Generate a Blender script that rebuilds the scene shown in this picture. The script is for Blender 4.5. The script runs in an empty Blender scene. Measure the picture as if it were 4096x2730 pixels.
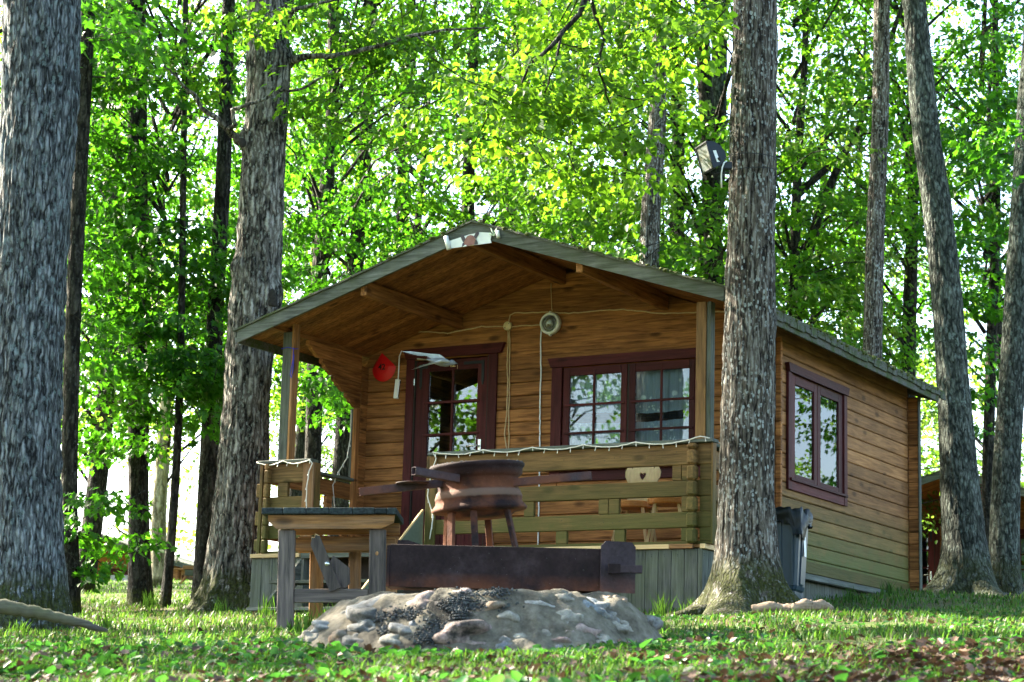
import bpy, math, random
import numpy as np
from mathutils import Vector, Matrix, Euler
from math import pi, sin, cos, radians as R_

# ------------------------------------------------------------------ camera
C = bpy.context.scene.collection
scene = bpy.context.scene
FPX, PITCH, ROLL = 8272.8, .1888, .0279
cF = Vector((0, cos(PITCH), sin(PITCH)))
r0_ = Vector((1, 0, 0)); u0_ = r0_.cross(cF)
cR = cos(ROLL)*r0_ + sin(ROLL)*u0_
cU = -sin(ROLL)*r0_ + cos(ROLL)*u0_
cam = bpy.data.cameras.new('camera'); camo = bpy.data.objects.new('camera', cam); C.objects.link(camo)
camo.matrix_world = Matrix(((cR.x, cU.x, -cF.x, 0), (cR.y, cU.y, -cF.y, 0), (cR.z, cU.z, -cF.z, 0), (0, 0, 0, 1)))
cam.sensor_width = 36; cam.lens = 36*FPX/4096; cam.clip_start = .1; cam.clip_end = 2000
cam.dof.use_dof = True; cam.dof.focus_distance = 18; cam.dof.aperture_fstop = 5
scene.camera = camo

# ------------------------------------------------------------------ world, sun, exposure
SUN_AZ = Vector((-.86, .51)); SUN_EL = R_(34)
world = bpy.data.worlds.new('World'); scene.world = world; world.use_nodes = True
wn = world.node_tree; bg = wn.nodes['Background']
sky = wn.nodes.new('ShaderNodeTexSky'); sky.sky_type = 'NISHITA'; sky.sun_disc = False
sky.sun_elevation = SUN_EL; sky.sun_rotation = math.atan2(SUN_AZ.x, SUN_AZ.y)
sky.air_density = 1.0; sky.dust_density = 2.5; sky.ozone_density = 1.0
wn.links.new(sky.outputs[0], bg.inputs[0]); bg.inputs[1].default_value = .085
sun = bpy.data.lights.new('sun', 'SUN'); suno = bpy.data.objects.new('sun', sun); C.objects.link(suno)
sun.energy = 5; sun.angle = R_(.53); sun.color = (1, .9, .72)
sd = Vector((SUN_AZ.x*cos(SUN_EL), SUN_AZ.y*cos(SUN_EL), sin(SUN_EL)))
suno.rotation_euler = sd.to_track_quat('Z', 'Y').to_euler()
scene.view_settings.view_transform = 'Standard'; scene.view_settings.look = 'None'
scene.view_settings.gamma = 1; scene.view_settings.use_curve_mapping = False
scene.view_settings.exposure = 3.6
scene.render.engine = 'CYCLES'
scene.cycles.max_bounces = 6; scene.cycles.diffuse_bounces = 3; scene.cycles.glossy_bounces = 3; scene.cycles.transparent_max_bounces = 8; scene.cycles.transmission_bounces = 4

# ------------------------------------------------------------------ helpers
rnd = random.Random(7)
def W(u, v, Y):
    d = (u-2048)*cR - (v-1365)*cU + FPX*cF
    return d*(Y/d.y)
def sstep(a, b, x):
    t = np.clip((x-a)/(b-a), 0, 1); return t*t*(3-2*t)
def _h(ix, iy, iz, s):
    n = (ix*374761393 + iy*668265263 + iz*1274126177 + s*974634777) & 0xffffffff
    n = ((n ^ (n >> 13))*1274126177) & 0xffffffff
    return ((n ^ (n >> 16)) & 0xffff)/65535.0
def vnoise(x, y, z, s=0):
    x, y, z = np.broadcast_arrays(np.asarray(x, float), y, z)
    ix = np.floor(x).astype(np.int64); iy = np.floor(y).astype(np.int64); iz = np.floor(z).astype(np.int64)
    fx = x-ix; fy = y-iy; fz = z-iz
    fx = fx*fx*(3-2*fx); fy = fy*fy*(3-2*fy); fz = fz*fz*(3-2*fz)
    r = 0
    for a in (0, 1):
        for b in (0, 1):
            for c in (0, 1):
                r = r + _h(ix+a, iy+b, iz+c, s)*(fx if a else 1-fx)*(fy if b else 1-fy)*(fz if c else 1-fz)
    return r*2-1
def ground(X, Y, bumps=True):
    X = np.asarray(X, float); Y = np.asarray(Y, float)
    Yc = np.clip(Y, -14, 47)
    z = -.53 + .0875*Yc + np.clip(.045*X, -.38, .18)
    z = z - sstep(47, 62, Y)*.8
    dip = sstep(2.5, 6.5, X)*sstep(24.5, 31, Y)
    z = z*(1-dip) + 1.2*dip
    if bumps:
        near = 1-sstep(30, 60, Y)
        z = z + .05*vnoise(X*.5, Y*.5, 0, 3)*near + .025*vnoise(X*1.7, Y*1.7, 0, 4)*near
    return z
def gz(X, Y): return float(ground(X, Y))

def tag(o, label=None, cat=None, group=None, kind=None):
    if label: o['label'] = label
    if cat: o['category'] = cat
    if group: o['group'] = group
    if kind: o['kind'] = kind
    return o
def empty(name, M, label, cat, group=None):
    o = bpy.data.objects.new(name, None); C.objects.link(o); o.matrix_world = M
    o.empty_display_size = .1
    return tag(o, label, cat, group)
def copy_tree(o, parent=None, skip=()):
    c = o.copy(); C.objects.link(c)
    if parent is not None: c.parent = parent
    for ch in list(o.children):
        if ch.name.split('.')[0] not in skip: copy_tree(ch, c, skip)
    return c

class MB:
    def __init__(s): s.v = []; s.f = []
    def add(s, vs, fs, M=None):
        b = len(s.v)
        s.v += [tuple(M @ Vector(p)) for p in vs] if M else [tuple(p) for p in vs]
        s.f += [tuple(i+b for i in f) for f in fs]
        return s
    def box(s, x0, x1, y0, y1, z0, z1, c=.003, M=None):
        lo = (min(x0, x1), min(y0, y1), min(z0, z1)); hi = (max(x0, x1), max(y0, y1), max(z0, z1))
        c = min(c, .45*min(hi[i]-lo[i] for i in range(3)))
        vs = []; ix = {}
        for a in (0, 1):
            for b in (0, 1):
                for d in (0, 1):
                    cn = (a, b, d)
                    for k in range(3):
                        p = [hi[i] if cn[i] else lo[i] for i in range(3)]
                        for i in range(3):
                            if i != k: p[i] += -c if cn[i] else c
                        ix[cn, k] = len(vs); vs.append(p)
        fs = []
        for k in range(3):
            i, j = [q for q in range(3) if q != k]
            for sg in (0, 1):
                q = []
                for (a, b) in ((0, 0), (1, 0), (1, 1), (0, 1)):
                    cn = [0, 0, 0]; cn[k] = sg; cn[i] = a; cn[j] = b; q.append(ix[tuple(cn), k])
                fs.append(q)
            for a in (0, 1):
                for b in (0, 1):
                    A = [0, 0, 0]; B = [0, 0, 0]; A[k] = 0; B[k] = 1
                    A[i] = B[i] = a; A[j] = B[j] = b; A = tuple(A); B = tuple(B)
                    fs.append([ix[A, i], ix[A, j], ix[B, j], ix[B, i]])
        for a in (0, 1):
            for b in (0, 1):
                for d in (0, 1): fs.append([ix[(a, b, d), k] for k in range(3)])
        ce = [(lo[i]+hi[i])/2 for i in range(3)]
        out = []
        for f in fs:
            p = [Vector(vs[i]) for i in f]; n = (p[1]-p[0]).cross(p[2]-p[1])
            fc = sum(p, Vector())/len(p)
            out.append(f if n.dot(fc-Vector(ce)) > 0 else f[::-1])
        return s.add(vs, out, M)
    def prism(s, pts, axis, a0, a1, M=None):
        # pts 2D polygon in the other two axes (in order), extruded along axis
        n = len(pts); vs = []
        for a in (a0, a1):
            for p in pts:
                q = list(p); q.insert(axis, a); vs.append(q)
        ar = sum(pts[i][0]*pts[(i+1) % n][1]-pts[(i+1) % n][0]*pts[i][1] for i in range(n))
        flip = (ar > 0) != (axis == 1)
        if a1 < a0: flip = not flip
        top = list(range(n, 2*n)); bot = list(range(n))[::-1]
        fs = [top, bot]+[[i, (i+1) % n, n+(i+1) % n, n+i] for i in range(n)]
        if not flip: fs = [f[::-1] for f in fs]
        return s.add(vs, fs, M)
    def tube(s, path, rad, seg=8, cap=True, M=None):
        P = [Vector(p) for p in path]; n = len(P)
        rr = rad if isinstance(rad, (list, tuple)) else [rad]*n
        vs = []; fs = []; up = None
        for i, p in enumerate(P):
            t = (P[min(i+1, n-1)]-P[max(i-1, 0)]).normalized()
            if up is None:
                up = t.orthogonal().normalized()
            else:
                up = (up-t*up.dot(t)).normalized()
            sd_ = t.cross(up)
            for k in range(seg):
                a = 2*pi*k/seg; vs.append(p+(up*cos(a)+sd_*sin(a))*rr[i])
        for i in range(n-1):
            for k in range(seg):
                k2 = (k+1) % seg; fs.append([i*seg+k, i*seg+k2, (i+1)*seg+k2, (i+1)*seg+k])
        if cap: fs += [list(range(seg))[::-1], [(n-1)*seg+k for k in range(seg)]]
        return s.add(vs, fs, M)
    def lathe(s, prof, seg=32, M=None):
        n = len(prof); vs = []; fs = []
        for (r, z) in prof:
            for k in range(seg):
                a = 2*pi*k/seg; vs.append((r*cos(a), r*sin(a), z))
        for i in range(n-1):
            for k in range(seg):
                k2 = (k+1) % seg; fs.append([i*seg+k, i*seg+k2, (i+1)*seg+k2, (i+1)*seg+k])
        return s.add(vs, fs, M)
    def blob(s, c, r, seed=0, amp=.15, M=None, sub=(14, 9), fr=1.6):
        nu, nv = sub; vs = []; fs = []
        for j in range(nv+1):
            th = pi*j/nv
            for i in range(nu):
                ph = 2*pi*i/nu; d = (sin(th)*cos(ph), sin(th)*sin(ph), cos(th))
                k = 1+amp*float(vnoise(d[0]*fr+seed, d[1]*fr, d[2]*fr, 9))
                vs.append((c[0]+d[0]*r[0]*k, c[1]+d[1]*r[1]*k, c[2]+d[2]*r[2]*k))
        for j in range(nv):
            for i in range(nu):
                i2 = (i+1) % nu; fs.append([j*nu+i, (j+1)*nu+i, (j+1)*nu+i2, j*nu+i2])
        return s.add(vs, fs, M)
    def build(s, name, mat, parent=None, smooth=False, M=None):
        me = bpy.data.meshes.new(name); me.from_pydata(s.v, [], s.f)
        if mat: me.materials.append(mat)
        if smooth:
            me.shade_smooth()
        me.update()
        o = bpy.data.objects.new(name, me); C.objects.link(o)
        if parent: o.parent = parent
        if M: o.matrix_world = M
        return o
def np_mesh(name, V, F, mat, parent=None, smooth=False):
    """V (n,3); F list of (k, array(m,k)) face groups"""
    me = bpy.data.meshes.new(name)
    me.vertices.add(len(V)); me.vertices.foreach_set('co', np.ascontiguousarray(V, dtype=np.float32).ravel())
    loops = np.concatenate([f.ravel() for f in F]); tot = np.concatenate([np.full(len(f), f.shape[1]) for f in F])
    start = np.concatenate([[0], np.cumsum(tot)[:-1]])
    me.loops.add(len(loops)); me.loops.foreach_set('vertex_index', loops.astype(np.int32))
    me.polygons.add(len(tot)); me.polygons.foreach_set('loop_start', start.astype(np.int32)); me.polygons.foreach_set('loop_total', tot.astype(np.int32))
    if smooth: me.polygons.foreach_set('use_smooth', np.ones(len(tot), bool))
    me.materials.append(mat); me.update(calc_edges=True); me.validate()
    if name is None: return me
    o = bpy.data.objects.new(name, me); C.objects.link(o)
    if parent: o.parent = parent
    return o

# ------------------------------------------------------------------ materials
class NT:
    def __init__(s, name):
        s.m = bpy.data.materials.new(name); s.m.use_nodes = True; s.t = s.m.node_tree; s.t.nodes.clear()
        s.out = s.n('ShaderNodeOutputMaterial')
    def n(s, typ, **kw):
        nd = s.t.nodes.new(typ)
        for k, v in kw.items():
            if k.startswith('i_'): nd.inputs[k[2:].replace('_', ' ')].default_value = v
            else: setattr(nd, k, v)
        return nd
    def l(s, a, b): s.t.links.new(a, b)
    def coord(s, scale=(1, 1, 1), rand=True, rot=(0, 0, 0)):
        tc = s.n('ShaderNodeTexCoord'); mp = s.n('ShaderNodeMapping'); mp.inputs['Scale'].default_value = scale
        mp.inputs['Rotation'].default_value = rot
        s.l(tc.outputs['Object'], mp.inputs['Vector'])
        if rand:
            oi = s.n('ShaderNodeObjectInfo'); ml = s.n('ShaderNodeMath', operation='MULTIPLY'); ml.inputs[1].default_value = 37
            s.l(oi.outputs['Random'], ml.inputs[0]); cb = s.n('ShaderNodeCombineXYZ')
            for k in range(3): s.l(ml.outputs[0], cb.inputs[k])
            ad = s.n('ShaderNodeVectorMath', operation='ADD'); s.l(mp.outputs[0], ad.inputs[0]); s.l(cb.outputs[0], ad.inputs[1])
            return ad.outputs[0]
        return mp.outputs[0]
    def noise(s, vec, scale=5, detail=5, rough=.6, dist=0, out='Fac'):
        nd = s.n('ShaderNodeTexNoise'); nd.inputs['Scale'].default_value = scale; nd.inputs['Detail'].default_value = detail
        nd.inputs['Roughness'].default_value = rough; nd.inputs['Distortion'].default_value = dist
        if vec: s.l(vec, nd.inputs['Vector'])
        return nd.outputs[out]
    def vor(s, vec, scale=5, out='Distance', feature='F1', rand=1):
        nd = s.n('ShaderNodeTexVoronoi', feature=feature); nd.inputs['Scale'].default_value = scale; nd.inputs['Randomness'].default_value = rand
        s.l(vec, nd.inputs['Vector']); return nd.outputs[out]
    def ramp(s, fac, stops):
        nd = s.n('ShaderNodeValToRGB'); cr = nd.color_ramp
        while len(cr.elements) < len(stops): cr.elements.new(.5)
        for e, (p, c) in zip(cr.elements, stops):
            e.position = p; e.color = (*(c if isinstance(c, (tuple, list)) else (c, c, c)), 1)
        s.l(fac, nd.inputs[0]); return nd.outputs[0]
    def mix(s, fac, a, b, mode='MIX'):
        nd = s.n('ShaderNodeMix', data_type='RGBA', blend_type=mode)
        for k, v in ((0, fac), (6, a), (7, b)):
            if isinstance(v, (int, float)): nd.inputs[k].default_value = v
            elif isinstance(v, tuple): nd.inputs[k].default_value = (*v, 1)
            else: s.l(v, nd.inputs[k])
        return nd.outputs[2]
    def math(s, op, a, b=None, clamp=False):
        nd = s.n('ShaderNodeMath', operation=op, use_clamp=clamp)
        for k, v in ((0, a), (1, b)):
            if v is None: continue
            if isinstance(v, (int, float)): nd.inputs[k].default_value = v
            else: s.l(v, nd.inputs[k])
        return nd.outputs[0]
    def sepz(s, ax='Z', geo=False):
        tc = s.n('ShaderNodeNewGeometry') if geo else s.n('ShaderNodeTexCoord'); sp = s.n('ShaderNodeSeparateXYZ')
        s.l(tc.outputs['Position' if geo else 'Object'], sp.inputs[0]); return sp.outputs[ax]
    def bump(s, h, strength=.3, dist=.01):
        nd = s.n('ShaderNodeBump'); nd.inputs['Strength'].default_value = strength; nd.inputs['Distance'].default_value = dist
        s.l(h, nd.inputs['Height']); return nd.outputs[0]
    def pbr(s, col, rough=.7, metal=0, normal=None, spec=.4, **kw):
        p = s.n('ShaderNodeBsdfPrincipled')
        for k, v in (('Base Color', col), ('Roughness', rough), ('Metallic', metal), ('Specular IOR Level', spec)):
            if isinstance(v, tuple): p.inputs[k].default_value = (*v, 1)
            elif isinstance(v, (int, float)): p.inputs[k].default_value = v
            else: s.l(v, p.inputs[k])
        if normal: s.l(normal, p.inputs['Normal'])
        s.l(p.outputs[0], s.out.inputs[0]); return s.m

def wood(name, c1, c2, axis, knots=.6, rough=.65, algae=0, algae_top=None, grey=0, coat=0, acol=(.075, .1, .025)):
    """wood with grain running along axis"""
    t = NT(name); sc = [14, 14, 14]; sc[axis] = .9
    v = t.coord(tuple(sc)); g = t.noise(v, 3.2, 7, .62, .4)
    v2 = t.coord((1, 1, 1)); big = t.noise(v2, 1.6, 3)
    col = t.ramp(g, [(.28, c1), (.5, tuple((a+b)/2 for a, b in zip(c1, c2))), (.72, c2)])
    oi = t.n('ShaderNodeObjectInfo'); rv = t.ramp(oi.outputs['Random'], [(0, .68), (1, 1.28)])
    col = t.mix(1.0, col, rv, 'MULTIPLY')
    col = t.mix(1.0, col, t.ramp(big, [(.3, .72), (.7, 1.12)]), 'MULTIPLY')
    ks = [5, 5, 5]; ks[axis] = 2.1
    k = t.vor(t.coord(tuple(ks)), 1.15)
    if knots: col = t.mix(t.ramp(k, [(0, min(1, knots*1.4)), (.11, knots), (.2, 0)]), col, tuple(.28*a for a in c1))
    if grey:
        col = t.mix(t.ramp(t.noise(v, 1.4, 5), [(.4, 0), (.62, grey)]), col, (.33, .33, .31))
    if algae:
        n = t.noise(v2, 2.6, 6, .7); f = t.ramp(n, [(.36, 0), (.62, algae)])
        if algae_top is not None:
            z = t.sepz('Z'); m = t.n('ShaderNodeMapRange'); m.inputs[1].default_value = algae_top; m.inputs[2].default_value = algae_top-.75
            t.l(z, m.inputs[0]); f = t.math('MULTIPLY', t.ramp(n, [(.2, .25), (.5, algae)]), m.outputs[0])
        col = t.mix(f, col, acol)
    h = t.math('ADD', g, t.math('MULTIPLY', t.noise(v2, 60, 3), .3))
    return t.pbr(col, rough, 0, t.bump(h, .7, .008), .14)
ST1, ST2 = (.08, .027, .008), (.42, .185, .062)
M = {}
for i, a in enumerate('xyz'):
    M['stain_'+a] = wood('stained_wood_'+a, ST1, ST2, i)
    M['rail_'+a] = wood('mossy_rail_wood_'+a, (.06, .03, .012), (.25, .135, .052), i, algae=.8, algae_top=.92, acol=(.06, .066, .016))
    M['grey_'+a] = wood('weathered_grey_wood_'+a, (.03, .033, .031), (.15, .156, .145), i, .35, .8, algae=.35, acol=(.11, .13, .07))
    M['maroon_'+a] = wood('maroon_paint_wood_'+a, (.038, .007, .008), (.09, .018, .018), i, .4, .55)
    M['pine_'+a] = wood('pale_pine_wood_'+a, (.5, .33, .16), (.66, .47, .25), i, .25, .5)
    M['bench_'+a] = wood('aged_table_wood_'+a, (.035, .03, .03), (.15, .12, .105), i, .4, .75, grey=0)
    M['brown_'+a] = wood('brown_table_wood_'+a, (.09, .04, .013), (.36, .17, .055), i, .6, .6, grey=.12)
M['sidewall'] = wood('side_wall_wood', (.13, .055, .018), (.36, .18, .07), 1, algae=.95, algae_top=.82, acol=(.085, .105, .03))
M['barge'] = wood('barge_board_wood', (.04, .042, .037), (.22, .23, .21), 0, .2, .9, algae=.5, acol=(.06, .072, .035))
M['char'] = wood('charred_plank_wood', (.006, .009, .01), (.04, .052, .055), 1, .2, .75)

def simple(name, col, rough=.5, metal=0, nscale=40, amt=.15, bump=.1, spec=.4):
    t = NT(name); v = t.coord(); n = t.noise(v, nscale, 4)
    c = t.mix(1.0, (*col,), t.ramp(n, [(.3, 1-amt), (.7, 1+amt)]), 'MULTIPLY')
    return t.pbr(c, rough, metal, t.bump(n, bump, .004), spec)
M['red'] = simple('red_plastic', (.6, .008, .01), .4, nscale=6, amt=.1)
M['black'] = simple('black_print', (.008, .008, .008), .5)
M['white'] = simple('white_plastic', (.72, .73, .74), .35, nscale=8, amt=.06)
M['cream'] = simple('cream_plastic', (.6, .5, .3), .5, nscale=20)
M['cable'] = simple('beige_cable', (.5, .36, .2), .6)
M['cablew'] = simple('pale_string_cable', (.62, .58, .52), .5)
M['brass'] = simple('brass_numeral', (.75, .6, .3), .35, .8)
M['iron'] = simple('dark_iron', (.012, .016, .02), .6, .2)
M['steel'] = simple('steel_handle', (.7, .7, .7), .25, .9)
M['navy'] = simple('dark_navy_paint', (.004, .008, .016), .5, nscale=12)
M['blue'] = simple('blue_cord', (.03, .03, .35), .6)
M['bin'] = simple('blue_grey_bin_plastic', (.022, .042, .062), .32, nscale=5, amt=.1, spec=.3)
M['bag'] = simple('black_bag_film', (.003, .005, .006), .4, nscale=14, amt=.3, bump=.8, spec=.2)
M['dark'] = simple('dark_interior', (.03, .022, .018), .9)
M['lens'] = simple('floodlight_glass', (.14, .16, .16), .15, nscale=6)
M['bird'] = simple('pale_grey_feathers', (.5, .54, .55), .8, nscale=18, amt=.2)
M['birddk'] = simple('slate_feathers', (.2, .22, .25), .8, nscale=18, amt=.2)
M['bear'] = simple('printed_brown_fur', (.2, .09, .075), .7, nscale=9, amt=.3)
M['beardk'] = simple('printed_dark_fur', (.055, .045, .055), .7, nscale=9, amt=.3)
M['print'] = simple('banner_sheet', (.66, .68, .66), .5, nscale=5, amt=.12)
M['printgreen'] = simple('printed_pale_leaves', (.4, .5, .36), .6)
M['panelgreen'] = simple('grey_green_board', (.1, .13, .1), .7)

def rust(name, a, b, c):
    t = NT(name); v = t.coord(rand=False); n = t.noise(v, 4, 8, .7); n2 = t.noise(v, 45, 5, .7)
    col = t.ramp(n, [(.3, a), (.52, b), (.74, c)])
    col = t.mix(t.ramp(n2, [(.45, 0), (.7, .5)]), col, tuple(.45*x for x in a))
    z = t.sepz('Z'); mr = t.n('ShaderNodeMapRange'); mr.inputs[1].default_value = .09; mr.inputs[2].default_value = -.02
    t.l(z, mr.inputs[0]); f = t.math('MULTIPLY', mr.outputs[0], t.ramp(t.noise(v, 3, 5), [(.4, 0), (.6, .8)]))
    col = t.mix(f, col, (.16, .055, .025))
    sp = t.vor(v, 38); col = t.mix(t.ramp(sp, [(.0, .5), (.07, 0)]), col, (.45, .47, .48))
    return t.pbr(col, .8, .0, t.bump(n2, .6, .005), .16)
M['rust'] = rust('rusted_sheet_iron', (.008, .005, .006), (.02, .0125, .014), (.042, .03, .034))
M['rustplate'] = rust('rusted_plate_iron', (.025, .018, .022), (.045, .033, .04), (.07, .055, .065))
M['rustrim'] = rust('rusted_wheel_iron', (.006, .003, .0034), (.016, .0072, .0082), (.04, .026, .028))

def rimmat():  # sunlit strip across the rim put into the colour as a pale band
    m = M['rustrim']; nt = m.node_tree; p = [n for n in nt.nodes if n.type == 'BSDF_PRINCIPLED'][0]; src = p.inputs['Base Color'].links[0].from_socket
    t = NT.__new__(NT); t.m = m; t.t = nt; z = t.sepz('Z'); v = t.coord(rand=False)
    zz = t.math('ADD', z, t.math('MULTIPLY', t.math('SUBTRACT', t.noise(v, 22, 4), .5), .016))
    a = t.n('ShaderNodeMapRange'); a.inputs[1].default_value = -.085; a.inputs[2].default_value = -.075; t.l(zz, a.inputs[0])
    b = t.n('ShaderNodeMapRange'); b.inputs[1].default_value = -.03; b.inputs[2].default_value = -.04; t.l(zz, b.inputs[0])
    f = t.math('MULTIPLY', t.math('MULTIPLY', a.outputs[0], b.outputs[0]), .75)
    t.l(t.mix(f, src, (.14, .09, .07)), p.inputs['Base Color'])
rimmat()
# glass
t = NT('window_glass'); fr = t.n('ShaderNodeFresnel'); fr.inputs[0].default_value = 1.6
v = t.coord((1, 1, 1)); bp = t.bump(t.noise(v, 2.5, 1), .02, .01)
gl = t.n('ShaderNodeBsdfGlossy'); gl.inputs['Roughness'].default_value = .01; t.l(bp, gl.inputs['Normal'])
tr = t.n('ShaderNodeBsdfTransparent'); tr.inputs[0].default_value = (.85, .9, .9, 1)
mx = t.n('ShaderNodeMixShader'); t.l(t.math('MULTIPLY', fr.outputs[0], 1.15, True), mx.inputs[0])
t.l(tr.outputs[0], mx.inputs[1]); t.l(gl.outputs[0], mx.inputs[2]); t.l(mx.outputs[0], t.out.inputs[0]); M['glass'] = t.m
# lace
t = NT('lace_curtain'); v = t.coord((1, 1, 1)); fl = t.vor(t.coord((1, 1, 1)), 7.5); lf = t.vor(v, 30)
net = t.ramp(t.vor(v, 110, rand=0), [(.3, .45), (.45, .8)])
pat = t.math('MAXIMUM', t.ramp(fl, [(.18, 1), (.26, 0)]), t.math('MULTIPLY', t.ramp(lf, [(.3, 1), (.42, 0)]), t.ramp(t.noise(v, 4, 2), [(.5, 0), (.56, 1)])))
al = t.math('MAXIMUM', net, pat)
df = t.n('ShaderNodeBsdfDiffuse'); t.l(t.mix(pat, (.5, .56, .66), (.85, .87, .9)), df.inputs[0])
tr = t.n('ShaderNodeBsdfTransparent'); mx = t.n('ShaderNodeMixShader'); t.l(al, mx.inputs[0]); t.l(tr.outputs[0], mx.inputs[1]); t.l(df.outputs[0], mx.inputs[2])
t.l(mx.outputs[0], t.out.inputs[0]); M['lace'] = t.m
# roof felt
t = NT('mossy_roof_felt'); v = t.coord(rand=False); n = t.noise(v, 7, 6, .7); n2 = t.noise(v, 90, 3)
col = t.mix(t.ramp(n, [(.42, 0), (.6, 1)]), t.ramp(n2, [(.3, (.03, .03, .026)), (.7, (.13, .13, .11))]), (.035, .055, .008))
M['felt'] = t.pbr(col, .9, 0, t.bump(n2, .8, .01))
t = NT('green_moss'); v = t.coord(rand=False); n = t.noise(v, 60, 4)
M['moss'] = t.pbr(t.ramp(n, [(.3, (.02, .03, .006)), (.7, (.1, .12, .02))]), .95, 0, t.bump(n, 1, .01))

def bark(name, dark, mid, light, lichen=.4, moss_z=.35, sx=22, lc=(.42, .46, .42), vert=.2, moss=.85, spot=34):
    t = NT(name); v0 = t.coord((1, 1, 1), rand=True); wv = t.noise(v0, 9, 3, out='Color')
    v = t.coord((sx, sx, sx*vert), rand=True)
    va = t.n('ShaderNodeVectorMath', operation='MULTIPLY_ADD'); t.l(wv, va.inputs[0]); va.inputs[1].default_value = (1.3, 1.3, .8); t.l(v, va.inputs[2])
    e = t.vor(va.outputs[0], 1.0, feature='DISTANCE_TO_EDGE'); n = t.noise(va.outputs[0], 1.1, 8, .75); r1 = t.noise(va.outputs[0], .55, 2, .5)
    rid = t.math('ABSOLUTE', t.math('SUBTRACT', r1, .5))
    f = t.math('ADD', t.math('ADD', t.math('MULTIPLY', t.ramp(e, [(0, 0), (.3, 1)]), .28), t.math('MULTIPLY', t.ramp(rid, [(0, 0), (.1, 1)]), .3)), t.math('MULTIPLY', n, .62))
    col = t.ramp(f, [(.38, dark), (.66, mid), (.98, light)])
    big = t.noise(v0, 1.3, 3); col = t.mix(1.0, col, t.ramp(big, [(.35, .7), (.65, 1.2)]), 'MULTIPLY')
    l1 = t.math('SUBTRACT', t.math('ADD', 1.0, t.math('MULTIPLY', t.noise(v0, 70, 4, .7), .8)), t.math('MULTIPLY', t.vor(t.coord((1, 1, .55)), spot), 1.6)); l2 = t.math('MULTIPLY', t.ramp(t.noise(v0, 1.8, 3), [(.35, .35), (.6, 1)]), t.ramp(t.noise(v0, 16, 4, .7), [(.44, 0), (.56, 1)]))
    lf = t.math('MULTIPLY', t.ramp(l1, [(.72, 0), (.86, lichen)]), l2)
    col = t.mix(lf, col, lc)
    z = t.sepz('Z'); mr = t.n('ShaderNodeMapRange'); mr.inputs[1].default_value = moss_z; mr.inputs[2].default_value = moss_z*.3; t.l(z, mr.inputs[0])
    mf = t.math('MULTIPLY', t.ramp(mr.outputs[0], [(0, 0), (.5, 1)]), t.ramp(t.noise(t.coord(), 11, 6, .75), [(.40, 0), (.46, moss)]))
    col = t.mix(mf, col, t.ramp(t.noise(t.coord(), 50, 3), [(.3, (.006, .008, .002)), (.7, (.045, .055, .006))]))
    return t.pbr(col, .9, 0, t.bump(f, 1, .03), .15)
M['bark_oak'] = bark('oak_bark', (.008, .007, .006), (.095, .085, .072), (.33, .31, .285), .35, .42, 22)
M['bark_oakblue'] = bark('lichened_oak_bark', (.008, .009, .01), (.075, .083, .09), (.26, .285, .31), .5, .5, 34, (.2, .27, .28), .2, .85, 24)
M['bark_linden'] = bark('linden_bark', (.009, .007, .006), (.09, .077, .064), (.28, .265, .24), .8, .5, 34, (.36, .39, .385), .12, .85, 38)
M['bark_lichen'] = bark('grey_lichen_bark', (.01, .013, .011), (.045, .052, .043), (.125, .14, .125), .6, .5, 28, (.19, .235, .21), .3, .5, 20)
M['bark_dark'] = bark('dark_bark', (.004, .0035, .003), (.022, .02, .016), (.07, .065, .052), .2, .2, 20, (.2, .22, .2))
M['bark_pale'] = bark('pale_bark', (.1, .085, .05), (.27, .24, .16), (.48, .44, .32), .3, .2, 16)

def leafm(name, c, tr, gloss=.35, tw=.5, var=.35):
    t = NT(name); g = t.n('ShaderNodeNewGeometry'); rp = g.outputs['Random Per Island']
    br = t.ramp(rp, [(0, 1-var), (1, 1+var)])
    p = t.n('ShaderNodeBsdfPrincipled'); t.l(t.mix(1.0, c, br, 'MULTIPLY'), p.inputs['Base Color']); p.inputs['Roughness'].default_value = .42
    p.inputs['Specular IOR Level'].default_value = gloss*.7
    tl = t.n('ShaderNodeBsdfTranslucent'); t.l(t.mix(1.0, tr, br, 'MULTIPLY'), tl.inputs[0])
    mx = t.n('ShaderNodeMixShader'); mx.inputs[0].default_value = tw
    t.l(p.outputs[0], mx.inputs[1]); t.l(tl.outputs[0], mx.inputs[2]); t.l(mx.outputs[0], t.out.inputs[0]); return t.m
M['leaf_maple'] = leafm('maple_leaf', (.016, .062, .009), (.08, .29, .009), tw=.5)
M['leaf_linden'] = leafm('linden_leaf', (.03, .085, .011), (.18, .38, .016), tw=.56)
M['leaf_oak'] = leafm('oak_leaf', (.026, .08, .01), (.14, .33, .014), tw=.54)
M['leaf_mix'] = leafm('mixed_leaf', (.022, .075, .01), (.14, .36, .014), tw=.55)
M['leaf_far'] = leafm('far_leaf', (.06, .12, .02), (.2, .36, .03), tw=.55)
M['grass'] = leafm('grass_blade', (.03, .078, .015), (.1, .22, .02), .2, .4, .7)
M['drygrass'] = leafm('dry_grass', (.13, .12, .055), (.16, .15, .06), .2, .3, .35)
M['weed'] = leafm('weed_leaf', (.02, .07, .02), (.05, .18, .02), .3, .4, .7)
M['dead'] = leafm('dead_leaf', (.1, .062, .045), (.06, .03, .015), .2, .15, .7)
t = NT('forest_soil'); v = t.coord(rand=False); n = t.noise(v, 1.2, 6, .65); n2 = t.noise(v, 25, 6, .7)
col = t.ramp(n2, [(.3, (.03, .022, .014)), (.5, (.085, .065, .04)), (.72, (.17, .14, .09))])
col = t.mix(t.ramp(n, [(.4, .15), (.6, .75)]), col, t.ramp(n2, [(.3, (.03, .07, .012)), (.7, (.09, .15, .03))]))
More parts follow.
